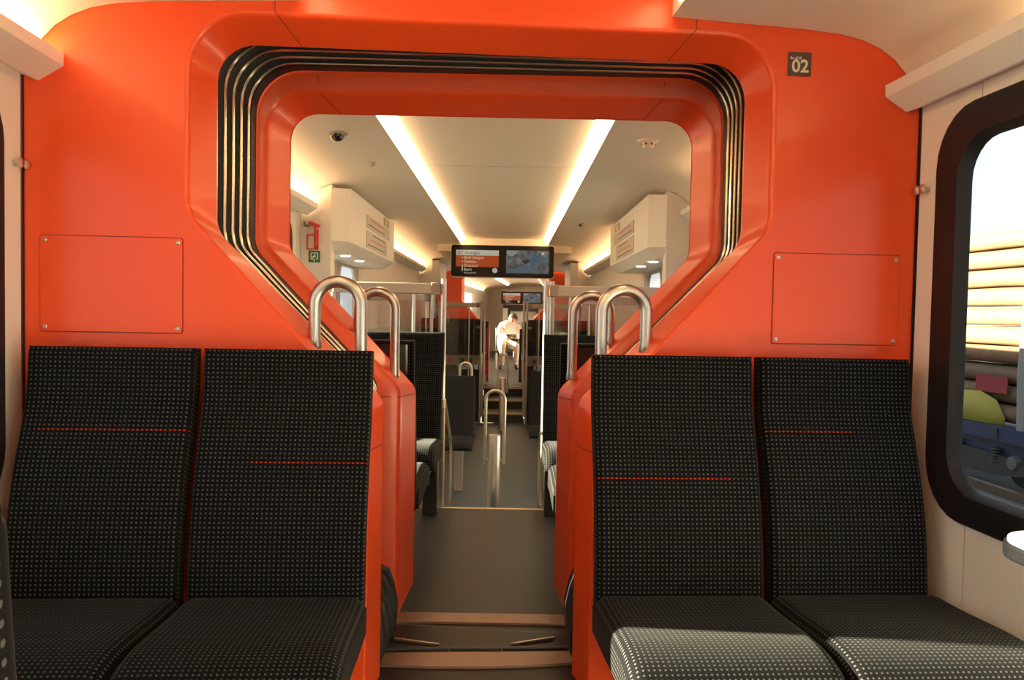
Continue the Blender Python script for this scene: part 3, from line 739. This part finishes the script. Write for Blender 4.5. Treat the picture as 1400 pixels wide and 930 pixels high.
# low seats in the middle
PLAIN = mat('plain_dark_fabric', (.006, .007, .011), .85)
def low_seat(label, xc, y, s=1):
    t = thing('low_seat', label, 'seat', (xc, y, ZL), 0, FAR, 'dark seats on the low floor')
    w = .27
    pillow('backrest', [(0, 1.02), (-.01, .85), (-.03, .65), (-.05, .52), (-.055, .42)], -w/2, w/2, .05, .015, PLAIN, t, 5, 5)
    pillow('cushion', [(-.03, .50), (-.18, .505), (-.30, .50), (-.36, .47), (-.375, .42)], -w/2, w/2, .08, .03, PLAIN, t, 5, 5)
    MB().box(-.04, .04, -.02, .05, .0, .45).build('pedestal', GREY, t, bevel=.006)
    P = [(.052, .02, .98), (.052, .02, 1.08)] + [(.052*math.cos(math.pi*k/8), .02, 1.08+.052*math.sin(math.pi*k/8)) for k in range(1, 8)] + [(-.052, .02, 1.08), (-.052, .02, .98)]
    MB().tube([(x+.05, yy, z) for x, yy, z in P], .012, 10).build('grab_loop', STEEL, t)
    return t
low_seat('narrow dark seat with steel loop on the low floor left of the aisle', -.35, 6.85)
low_seat('narrow dark seat with steel loop on the low floor right of the aisle', .42, 7.6)

# twin screen hanging across the aisle
CASE = mat('screen_glass_black', (.006, .005, .005), .3, spec=.2)
def screen(fr, xc, y, zc, label, k, detail=True):
    t = thing('twin_screen', label, 'screen', (xc, y, zc), 0, fr)
    t.matrix_world = fr @ Matrix.Translation((xc, y, zc)) @ Matrix.Scale(k, 4)
    MB().prism(rrect(-.463, .463, -.147, .147, .025), 'y', .004, .06).build('casing', mat('casing_cream', (.72, .66, .56), .4), t, smooth=40)
    MB().prism(rrect(-.460, .460, -.140, .143, .022), 'y', -.012, .0035).build('front_glass', CASE, t, smooth=40, bevel=.003)
    MB().box(-.30, .30, .015, .07, .05, .146).build('ceiling_mount', WHITE, t, bevel=.006)
    e = lambda n, c, s=1.: mat(n, tuple(q*.12 for q in c), .6, emit=c, es=s)
    SO, SW, ST, SB = e('screen_orange', (.50, .065, .008), .55), e('screen_white', (.62, .66, .58), .6), e('screen_text', (.85, .62, .45), .55), e('screen_grey_text', (.22, .25, .22), .4)
    p = MB().box(-.418, -.034, -.0128, -.0120, -.052, .050).build('timetable_panel', SO, t, smooth=0)
    h = MB().box(-.418, -.034, -.0130, -.0121, .050, .098).build('timetable_header', SW, t, smooth=0)
    if detail:
        text('header_text', 'Vechigen', .038, SB, h, -.343, -.0132, .060, .0006)
        MB().box(-.406, -.372, -.0134, -.0128, .056, .088).build('header_symbol', e('screen_tan', (.55, .32, .14), .6), h, smooth=0)
        MB().box(-.362, -.358, -.0134, -.0128, .050, .098).build('header_divider', SB, h, smooth=0)
        for k, tx in enumerate(('Boll-Utzigen', 'Stettlen', 'Deisswil')):
            z = .019-.0365*k
            text('stop_text', tx, .036, ST, p, -.345, -.0132, z, .0006)
            MB().lathe([(.0001, -.0135), (.006, -.0135), (.006, -.012)], (-.360, 0, z+.012), 12, 'y').build('stop_dot', SW, p)
        text('stop_text', 'Bern', .036, SW, t, -.345, -.0132, -.088, .0006)
        MB().box(-.365, -.355, -.0134, -.0121, -.090, -.052).build('stop_bar', SW, t, smooth=0)
        text('stop_subtext', 'Hauptbahnhof', .019, SW, t, -.345, -.0132, -.113, .0003)
        MB().lathe([(.0001, -.0135), (.023, -.0135), (.023, -.012)], (-.068, 0, -.082), 24, 'y').build('clock_face', SW, t)
        for q in ((-.068, -.010, .016), (-.056, -.082, .003)):
            pass
    # right picture: a railway line between trees
    v = mat('screen_picture', (.06, .10, .13), .4)
    nt = v.node_tree
    if 'pic' not in nt.nodes:
        b = nt.nodes['Principled BSDF']; tc = nt.nodes.new('ShaderNodeTexCoord'); n = nt.nodes.new('ShaderNodeTexNoise'); n.name = 'pic'; n.inputs['Scale'].default_value = 22; n.inputs['Detail'].default_value = 6
        cr = nt.nodes.new('ShaderNodeValToRGB'); cr.color_ramp.elements[0].position = .35; cr.color_ramp.elements[0].color = (.015, .03, .04, 1); cr.color_ramp.elements[1].position = .72; cr.color_ramp.elements[1].color = (.16, .22, .25, 1)
        nt.links.new(tc.outputs['Object'], n.inputs['Vector']); nt.links.new(n.outputs['Fac'], cr.inputs[0]); nt.links.new(cr.outputs[0], b.inputs['Emission Color']); b.inputs['Emission Strength'].default_value = .75; b.inputs['Base Color'].default_value = (.01, .01, .012, 1)
    pc = MB().box(.032, .418, -.0128, -.0120, -.104, .102).build('picture', v, t, smooth=0)
    PB, PL, PD = e('picture_blue', (.075, .16, .23), .6), e('picture_sky', (.30, .36, .34), .6), e('picture_dark', (.012, .012, .02), .5)
    MB().prism([(.034, .100), (.150, .100), (.115, .065), (.080, .045), (.040, .060)], 'y', -.0131, -.0128).build('picture_sky', PL, pc, smooth=0)
    MB().prism([(.034, -.100), (.30, -.100), (.26, -.045), (.21, -.020), (.12, -.060), (.034, -.080)], 'y', -.0131, -.0128).build('picture_track', PB, pc, smooth=0)
    MB().prism([(.28, -.060), (.415, .030), (.415, .060), (.25, -.040), (.22, .050), (.27, .085), (.25, -.01)], 'y', -.0132, -.0129).build('picture_path', PB, pc, smooth=0)
    MB().prism([(.17, .010), (.25, .020), (.24, -.005), (.205, -.020)], 'y', -.0134, -.0130).build('picture_tunnel', PD, pc, smooth=0)
    MB().box(.35, .372, -.0133, -.0128, .066, .088).build('picture_mark', SW, pc, smooth=0)
    return t
a = at(617, 335, FAR, 'y', 9.2); b = at(757, 380.5, FAR, 'y', 9.2)
screen(FAR, (a.x+b.x)/2, 9.2, (a.z+b.z)/2, 'black twin passenger screen with orange stop list hanging above the aisle', (b.x-a.x)/.926)

# ------------------------------------------------------------------ far stairs, end wall
t = thing('stairs', 'small flight of steps with pale edges at the far end of the low floor', 'stairs', (0, 11.25, ZL), 0, FAR)
for k in range(3):
    y = .06+.36*k; z = .155*(k+1)
    MB().box(-.30, .30, y, 1.0, z-.155, z-.03).build('riser', DARK, t, smooth=0)
    MB().box(-.31, .31, y-.02, y+.40, z-.03, z).build('tread', PLATE if k == 9 else mat('tread_grey', (.30, .27, .24), .5), t, smooth=0)
    MB().box(-.31, .31, y-.024, y-.004, z-.036, z+.003).build('tread_edge', BRASS, t, smooth=0)
for s in (-1, 1):
    P = [(s*.30, -.02, .10), (s*.30, -.02, .55), (s*.285, .0, .75), (s*.285, .0, 1.77)]
    MB().tube(P, .018, 12).build('hand_pole', STEEL, t)
for s, nm in ((-1, 'left'), (1, 'right')):
    t = thing('bin_cabinet', 'black cabinet with grey band of stickers %s of the far stairs' % nm, 'cabinet', (s*.78, 11.26, ZL), 0, FAR)
    MB().box(-.45, .45, 0, .75, 0, .83).build('body', DARK, t, smooth=0)
    MB().box(-.45, .45, -.004, .75, .83, .965).build('band', GREY, t, smooth=0)
    for k, (xx, mt_) in enumerate(((-s*.18, GREEN), (-s*.03, RED), (-s*.33 if s > 0 else .30, GREEN))):
        MB().box(xx-.03, xx+.03, -.008, -.004, .87, .93).build('sticker', mt_, t, smooth=0)
    MB().box(-.45, .45, .30, .36, .965, 1.50).build('dark_screen', mat('smoked_panel', (.02, .018, .016), .12), t, smooth=0)
    MB().box(-s*.40-.03, -s*.40+.03, .29, .30, 1.36, 1.40).build('plate', GREY, t, smooth=0)
    MB().box(-s*.52-.02, -s*.52+.02, 1.1, 1.16, .5, 1.35).build('red_post', RED if s < 0 else DARK, t, bevel=.006)
ew = end_wall('wall_end', 'distant orange end wall with the next gangway opening', 14.45, RIDGE, FAR, zt=2.05)
portal(ew, RIDGE, INNER, 14.45, NST)
EG = [seat('distant seat facing the viewpoint left of the far aisle, behind the stairs', -.53, .442, None, FAR, 14.3, dz=.04),
      seat('distant seat facing the viewpoint right of the far aisle, behind the stairs', .53, .442, None, FAR, 14.3, dz=.04)]

# ================================================================== THE THIRD CAR, seen through both openings
nf = MB().box(-1.25, 1.25, 14.6, 24.0, -.06, 0).build('floor', FLOOR_F, fr=NEXT, smooth=0); struct(nf, 'floor of the third car in the distance')
for s, nm in ((-1, 'left'), (1, 'right')):
    x0, x1 = min(s*HW, s*(HW+.04)), max(s*HW, s*(HW+.04))
    wo = MB().box(x0, x1, 14.6, 15.0, 0, 2.05).box(x0, x1, 15.0, 16.6, 0, .6).box(x0, x1, 15.0, 16.6, 1.64, 2.05).box(x0, x1, 16.6, 18.0, 0, 2.05).box(x0, x1, 18.0, 20.0, 0, .6).box(x0, x1, 18, 20, 1.64, 2.05).box(x0, x1, 20, 24, 0, 2.05).build('wall_'+nm, WHITE, fr=NEXT, smooth=0)
    struct(wo, 'cream %s wall of the third car' % nm)
    window(s, 14.95, 16.65, .57, 1.665, NEXT, '%s window of the third car' % nm)
    ceil_n = None
nc = MB().box(-.52, .52, 14.7, 24, 2.0, 2.05).build('ceiling', CEIL, fr=NEXT, smooth=0); struct(nc, 'ceiling of the third car')
for s in (-1, 1):
    ceiling_side(s, 14.75, 24, nc)
    light_strip(s, 15.0, 22, NEXT, '%s light strip of the third car seen under the screen' % ('left' if s < 0 else 'right'))
    light_rail(s, 15.0, 22, NEXT, '%s cove rail of the third car in the distance' % ('left' if s < 0 else 'right'))
nb = MB().box(-1.29, 1.29, 24, 24.1, 0, 2.1).build('wall_far', WHITE, fr=NEXT, smooth=0); struct(nb, 'cream end wall at the far end of the train')
p = at(713.5, 407.5, NEXT, 'y', 21.0)
screen(NEXT, p.x, 21.0, p.z, 'small distant twin screen below the first one', 57*21/1068/.926)
t = thing('driver_cabinet', 'dark glazed cabinet below the distant screen', 'cabinet', (p.x+.02, 21.3, 0), 0, NEXT)
MB().box(-.55, .55, 0, .3, 1.30, 1.55).build('upper_panel', mat('smoked_panel', (.02, .018, .016), .12), t, smooth=0)
MB().box(-.55, -.42, 0, .3, 0, 1.30).build('side_post', GREY, t, smooth=0)
MB().box(.42, .55, 0, .3, 0, 1.30).build('side_post', GREY, t, smooth=0)
MB().box(-.42, .42, .25, .3, 0, 1.30).build('back_panel', DARK, t, smooth=0)
MB().box(-.36, .36, .20, .25, .55, 1.22).build('pale_panel', mat('pale_grey', (.5, .48, .45), .5), t, smooth=0)

# ------------------------------------------------------------------ person sitting bent forward in the third car
SKIN = mat('skin', (.55, .27, .17), .55); SHIRT = mat('white_shirt', (.85, .83, .78), .8); TROUS = mat('pale_trousers', (.72, .66, .55), .85)
HAIR = mat('dark_hair', (.03, .02, .015), .6); SHOE = mat('dark_shoe', (.03, .03, .035), .5); VEST = mat('grey_vest', (.32, .27, .22), .8)
def skin_body(name, J, E, parent, root='pelvis', sub=2):
    names = list(J); me = bpy.data.meshes.new(name)
    me.from_pydata([J[n][0] for n in names], [(names.index(a), names.index(b)) for a, b in E], [])
    o = bpy.data.objects.new(name, me); COL.objects.link(o)
    sk = o.modifiers.new('skin', 'SKIN'); sk.use_smooth_shade = True
    for i, n in enumerate(names):
        r = J[n][1]; d = me.skin_vertices[0].data[i]; d.radius = (r, r) if isinstance(r, (int, float)) else r; d.use_root = (n == root)
    ss = o.modifiers.new('sub', 'SUBSURF'); ss.levels = sub; ss.render_levels = sub
    bpy.context.view_layer.update()
    ev = bpy.data.meshes.new_from_object(o.evaluated_get(bpy.context.evaluated_depsgraph_get()))
    bpy.data.objects.remove(o); ev.name = name
    o = bpy.data.objects.new(name, ev); COL.objects.link(o); o.parent = parent; ev.shade_smooth()
    return o
p = at(690, 505, NEXT, 'z', 0.0)
MY = min(max(p.y, 15.7), 16.3); p = at(693, 470, NEXT, 'y', MY)
man = thing('person', 'person in a white shirt sitting bent forward holding a small tablet, far down the train', 'person', (p.x, MY, 0), 0, NEXT)
# local: sits with knees towards +X and the camera (-Y)
J = {'pelvis': ((-.06, .05, .52), (.15, .12)), 'waist': ((-.05, .03, .64), (.14, .11)), 'chest': ((.02, -.02, .80), (.165, .12)), 'collar': ((.06, -.05, .92), (.12, .09)),
     'neck': ((.09, -.07, .965), .055), 'head': ((.115, -.10, 1.02), (.085, .095)), 'crown': ((.125, -.115, 1.075), (.075, .085)),
     'shL': ((-.12, -.06, .90), .07), 'elL': ((-.14, -.17, .68), .052), 'wrL': ((.06, -.28, .66), .035),
     'shR': ((.21, .00, .87), .07), 'elR': ((.26, -.14, .67), .052), 'wrR': ((.14, -.29, .68), .035),
     'hipL': ((-.10, -.02, .50), .10), 'knL': ((-.06, -.42, .50), .075), 'anL': ((-.07, -.36, .10), .048), 'toL': ((-.10, -.52, .045), .042),
     'hipR': ((.08, .02, .50), .10), 'knR': ((.22, -.36, .50), .075), 'anR': ((.20, -.26, .10), .048), 'toR': ((.24, -.42, .045), .042)}
EDG = [('pelvis', 'waist'), ('waist', 'chest'), ('chest', 'collar'), ('collar', 'neck'), ('neck', 'head'), ('head', 'crown'), ('collar', 'shL'), ('shL', 'elL'), ('elL', 'wrL'),
       ('collar', 'shR'), ('shR', 'elR'), ('elR', 'wrR'), ('pelvis', 'hipL'), ('hipL', 'knL'), ('knL', 'anL'), ('anL', 'toL'), ('pelvis', 'hipR'), ('hipR', 'knR'), ('knR', 'anR'), ('anR', 'toR')]
body = skin_body('body', J, EDG, man)
for mm_ in (SHIRT, TROUS, SKIN, SHOE): body.data.materials.append(mm_)
body.data.materials.pop(index=0) if body.data.materials[0] is None else None
def seg_d(q, a, b):
    a, b = Vector(a), Vector(b); tt = max(0, min(1, (q-a).dot(b-a)/(b-a).length_squared)); return (q-(a+(b-a)*tt)).length
for f_ in body.data.polygons:
    best = min(EDG, key=lambda e_: seg_d(f_.center, J[e_[0]][0], J[e_[1]][0])-.3*min(J[e_[0]][1] if isinstance(J[e_[0]][1], float) else J[e_[0]][1][0], .1))
    k = {'wr': 0, 'to': 3, 'an': 1, 'kn': 1, 'hi': 1}.get(best[1][:2], 0)
    if best[1] in ('head', 'crown') or (best[1] == 'neck' and f_.center.z > .955): k = 2
    f_.material_index = k
hd = Vector(J['head'][0])
# hair cap, nose, ears, eyes
mb = MB(); mb.lathe([(.0005, .145), (.045, .135), (.078, .10), (.092, .055), (.094, .02), (.088, .0)], (0, 0, 0), 18)
mb.v = [((Matrix.Rotation(R(-22), 3, 'X') @ Vector(v))+hd+Vector((.008, .012, -.008))).to_tuple() for v in mb.v]
mb.build('hair', HAIR, man, smooth=60)
mb = MB().prism([(-.012, -.02), (.012, -.02), (.004, .03), (-.004, .03)], 'y', -.118, -.09); mb.v = [(v[0]+hd.x, v[1]+hd.y+.004, v[2]+hd.z) for v in mb.v]; mb.build('nose', SKIN, man)
for s in (-1, 1):
    MB().lathe([(.004, -.01), (.018, -.006), (.02, .004), (.008, .01)], (hd.x+s*.088, hd.y+.01, hd.z+.01), 10, 'x').build('ear', SKIN, man)
    MB().lathe([(.0005, -.006), (.009, -.003), (.010, .003)], (hd.x+s*.033, hd.y-.088, hd.z+.028), 10, 'y').build('eye', HAIR, man)
MB().box(hd.x-.025, hd.x+.025, hd.y-.094, hd.y-.086, hd.z-.044, hd.z-.036).build('mouth', mat('lips', (.35, .12, .1), .5), man)
for nm in ('wrL', 'wrR'):
    w_ = Vector(J[nm][0]); sg = 1 if nm == 'wrL' else -1
    HJ = {'pelvis': (w_, .030), 'palm': (w_+Vector((sg*.05, -.03, .008)), (.022, .036))}; HE = [('pelvis', 'palm')]
    for q in range(4):
        b0 = w_+Vector((sg*.065, -.03+(-.018+.013*q)*1.2, .010)); l_ = (.030, .035, .032, .024)[q]
        HJ['k%d' % q] = (b0+Vector((sg*.015, 0, 0)), .0095); HJ['m%d' % q] = (b0+Vector((sg*(.015+l_), -.004, -.008)), .009); HJ['t%d' % q] = (b0+Vector((sg*(.018+l_*1.3), -.004, -.03)), .008)
        HE += [('palm', 'k%d' % q), ('k%d' % q, 'm%d' % q), ('m%d' % q, 't%d' % q)]
    HJ['th1'] = (w_+Vector((sg*.03, -.06, .02)), .011); HJ['th2'] = (w_+Vector((sg*.06, -.075, .028)), .0095); HE += [('pelvis', 'th1'), ('th1', 'th2')]
    hnd = skin_body('hand', HJ, HE, man, sub=1); hnd.data.materials.clear(); hnd.data.materials.append(SKIN)
tb = MB().prism(rrect(-.10, .10, -.07, .07, .01), 'z', -.006, .006)
tb.v = [(Matrix.Rotation(R(-30), 3, 'X') @ Vector(v)).to_tuple() for v in tb.v]
tb = tb.build('tablet', DARK, fr=NEXT @ Matrix.Translation((p.x+.11, MY-.33, .685)), smooth=0)
tag(tb, 'small dark tablet held in the hands of the sitting person', 'tablet')
t = thing('folding_seat', 'dark seat under the person far down the train', 'seat', (p.x-.02, MY+.05, 0), 0, NEXT)
MB().box(-.24, .24, -.22, .22, .34, .40).build('seat_pad', DARK, t, bevel=.02)
MB().box(-.24, .24, .22, .28, .40, .85).build('backrest', DARK, t, bevel=.02)
for sx in (-1, 1): MB().tube([(sx*.20, 0, 0), (sx*.20, 0, .345)], .02, 10).build('leg', STEEL, t)

# ================================================================== OUTSIDE
GZ = -.90
GR = mat('gravel_ground', (.11, .10, .09), .9, var=.35, vscale=3)
g = MB().box(-90, 90, -60, 160, GZ-.5, GZ).build('ground', GR, fr=NEAR, smooth=0); struct(g, 'pale gravel ground outside the windows')
XW = 6.3
PAV = mat('pale_concrete', (.16, .15, .14), .9, var=.2, vscale=2)
pv = MB().box(3.6, 5.3, -10, 40, GZ-.1, GZ+.03).build('platform_path', PAV, fr=NEAR, smooth=0); struct(pv, 'pale concrete path outside the right window')
for x in (XW-.2, XW+1.24):
    rl = MB().box(x-.035, x+.035, -20, 60, GZ, GZ+.10).build('rail', mat('rust_steel', (.16, .11, .08), .5, .5), fr=NEAR, smooth=0)
    tag(rl, 'rusty %s rail under the log wagon' % ('nearer' if x < XW else 'farther'), 'rail')
BLUE = mat('blue_wagon_paint', (.012, .026, .09), .45, var=.25, vscale=5)
BOG = mat('bogie_grime', (.030, .030, .034), .6, var=.4, vscale=12)
BLOND = mat('pale_stanchion', (.26, .25, .24), .5)
t = thing('log_wagon', 'blue flat wagon with white stanchions carrying logs outside the right window', 'wagon', (XW+.5, 9.0, GZ))
DZ = .62
MB().box(-.62, .62, -6, 6, DZ, DZ+.12).build('deck', BLUE, t, smooth=0)
MB().prism([(-6, DZ+.0), (6, DZ), (6, DZ+.16), (-6, DZ+.16)], 'x', -.70, -.62).build('side_sill', BLUE, t, smooth=0)
MB().prism([(-4.4, DZ-.18), (4.4, DZ-.18), (5.2, DZ), (-5.2, DZ)], 'x', -.60, -.52).build('under_beam', BLUE, t, smooth=0)
for k in range(14): MB().box(-.712, -.70, -5.6+k*.86, -5.6+k*.86+.06, DZ+.02, DZ+.14).build('sill_bracket', BOG, t, smooth=0)
bg_ = MB().prism([(-1.0, .30), (-.8, .42), (-.3, .46), (.3, .46), (.8, .42), (1.0, .30), (.3, .20), (-.3, .20)], 'x', -.66, -.52).build('bogie_frame', BOG, t, smooth=0)
for yy in (-.65, .65):
    wh = MB().lathe([(.07, -.56), (.10, -.54), (.22, -.50), (.29, -.52), (.30, -.44), (.30, -.40), (.10, -.40)], (0, yy, .30+.10), 28, 'x').build('wheel', BOG, t)
    MB().lathe([(.001, -.69), (.075, -.68), (.085, -.62), (.085, -.56)], (0, yy, .40), 18, 'x').build('axle_box', mat('axle_grey', (.10, .10, .11), .5), t)
    for q in range(5): MB().lathe([(.065, q*.035), (.075, q*.035+.01), (.065, q*.035+.02)], (-.62, yy+.30*(1 if yy < 0 else -1), .36), 12).build('spring_coil', BOG, t)
for q, yy in enumerate((-.72, -4.0, 3.2)):
    P = [(-.62, yy, DZ+.02), (-.64, yy+.0, DZ+.8), (-.62, yy-.02, DZ+1.6), (-.55, yy-.06, DZ+2.3), (-.42, yy-.12, DZ+2.75)]
    MB().tube(P, [.055, .055, .052, .048, .04], 12).build('stanchion', BLOND, t)
WOOD = mat('log_bark', (.17, .105, .055), .8, var=.4, vscale=7, bump=.5, bscale=30)
CUT = mat('log_cut_end', (.20, .135, .075), .8, var=.2, vscale=30)
LG = 'logs stacked on the wagon'
def log(label, p0, p1, r):
    """one trunk: slightly crooked, with pale cut ends as parts"""
    a, b = Vector(p0), Vector(p1); mid = (a+b)/2
    pts = []; rs = []
    for k in range(7):
        q = a.lerp(b, k/6)-mid; q += Vector((random.uniform(-.003, .003), 0, random.uniform(-.003, .003))) if abs(b.y-a.y) > 1 else Vector((0, random.uniform(-.003, .003), random.uniform(-.003, .003)))
        pts.append(q); rs.append(r*(1.0-.05*k/6)*random.uniform(.97, 1.03))
    t = thing('log', label, 'log', mid, 0, NEAR, LG)
    MB().tube(pts, rs, 14).build('trunk', WOOD, t, smooth=60)
    d = (b-a).normalized()
    for e_, rr_ in ((pts[0]-d*.002, rs[0]), (pts[-1]+d*.002, rs[-1])):
        MB().tube([e_-d*.003, e_+d*.003], rr_*.97, 14).build('cut_end', CUT, t)
    return t
ORD = ['lowest', 'second lowest', 'third', 'fourth', 'fifth', 'sixth', 'seventh', 'eighth', 'ninth', 'topmost']
zb = GZ+DZ+.16
DIA = .232
for k in range(10):
    r = DIA/2*random.uniform(.93, .965)
    log('long pale log along the blue wagon, %s in the front row' % ORD[k], (XW+.13+random.uniform(-.02, .02), 8.38+random.uniform(-.05, .05), zb+.12+DIA*.995*k), (XW+.13, 12.3, zb+.12+DIA*.995*k), r)
    log('long pale log in the hidden rear row of the wagon, %s layer' % ORD[k], (XW+.40, 8.42+random.uniform(-.05, .05), zb+.12+DIA*.995*k), (XW+.40, 12.3, zb+.12+DIA*.995*k), r)
for k in range(9):
    for j in range(4):
        r = .113*random.uniform(.92, 1.0); yy = 8.06-.255*j-(.02 if k % 2 else 0); zz = zb+.13+.236*k
        log('short crosswise log with round cut end, %s layer, %s column from the stanchion' % (ORD[k], ['first', 'second', 'third', 'fourth'][j]), (XW-.06+random.uniform(-.04, .04), yy, zz), (XW+.95, yy, zz), r)
# red tag and yellow tarpaulin on the load
tg = MB().box(-.012, 0, -.28, .28, -.10, .10).build('load_tag', mat('tag_red', (.30, .03, .035), .7, var=.4, vscale=25), fr=Matrix.Translation((XW-.005, 8.97, zb+.46)), smooth=0)
tag(tg, 'red cloth tag pinned on the lowest long logs', 'tag')
ty = MB(); 
prf = [(0, 0), (-.14, .0), (-.17, .10), (-.10, .26), (0, .34)]
ty.loft([[(x*s_, y, z*s_) for x, z in prf] for y, s_ in ((-.30, .25), (-.15, .8), (.15, 1.05), (.5, 1.0), (.8, .6))], True, True)
tyo = ty.build('tarpaulin', mat('yellow_tarp', (.26, .22, .02), .6), fr=Matrix.Translation((XW-.02, 9.0, zb+.005)), smooth=60)
tag(tyo, 'crumpled yellow tarpaulin on the wagon deck below the logs', 'tarpaulin')
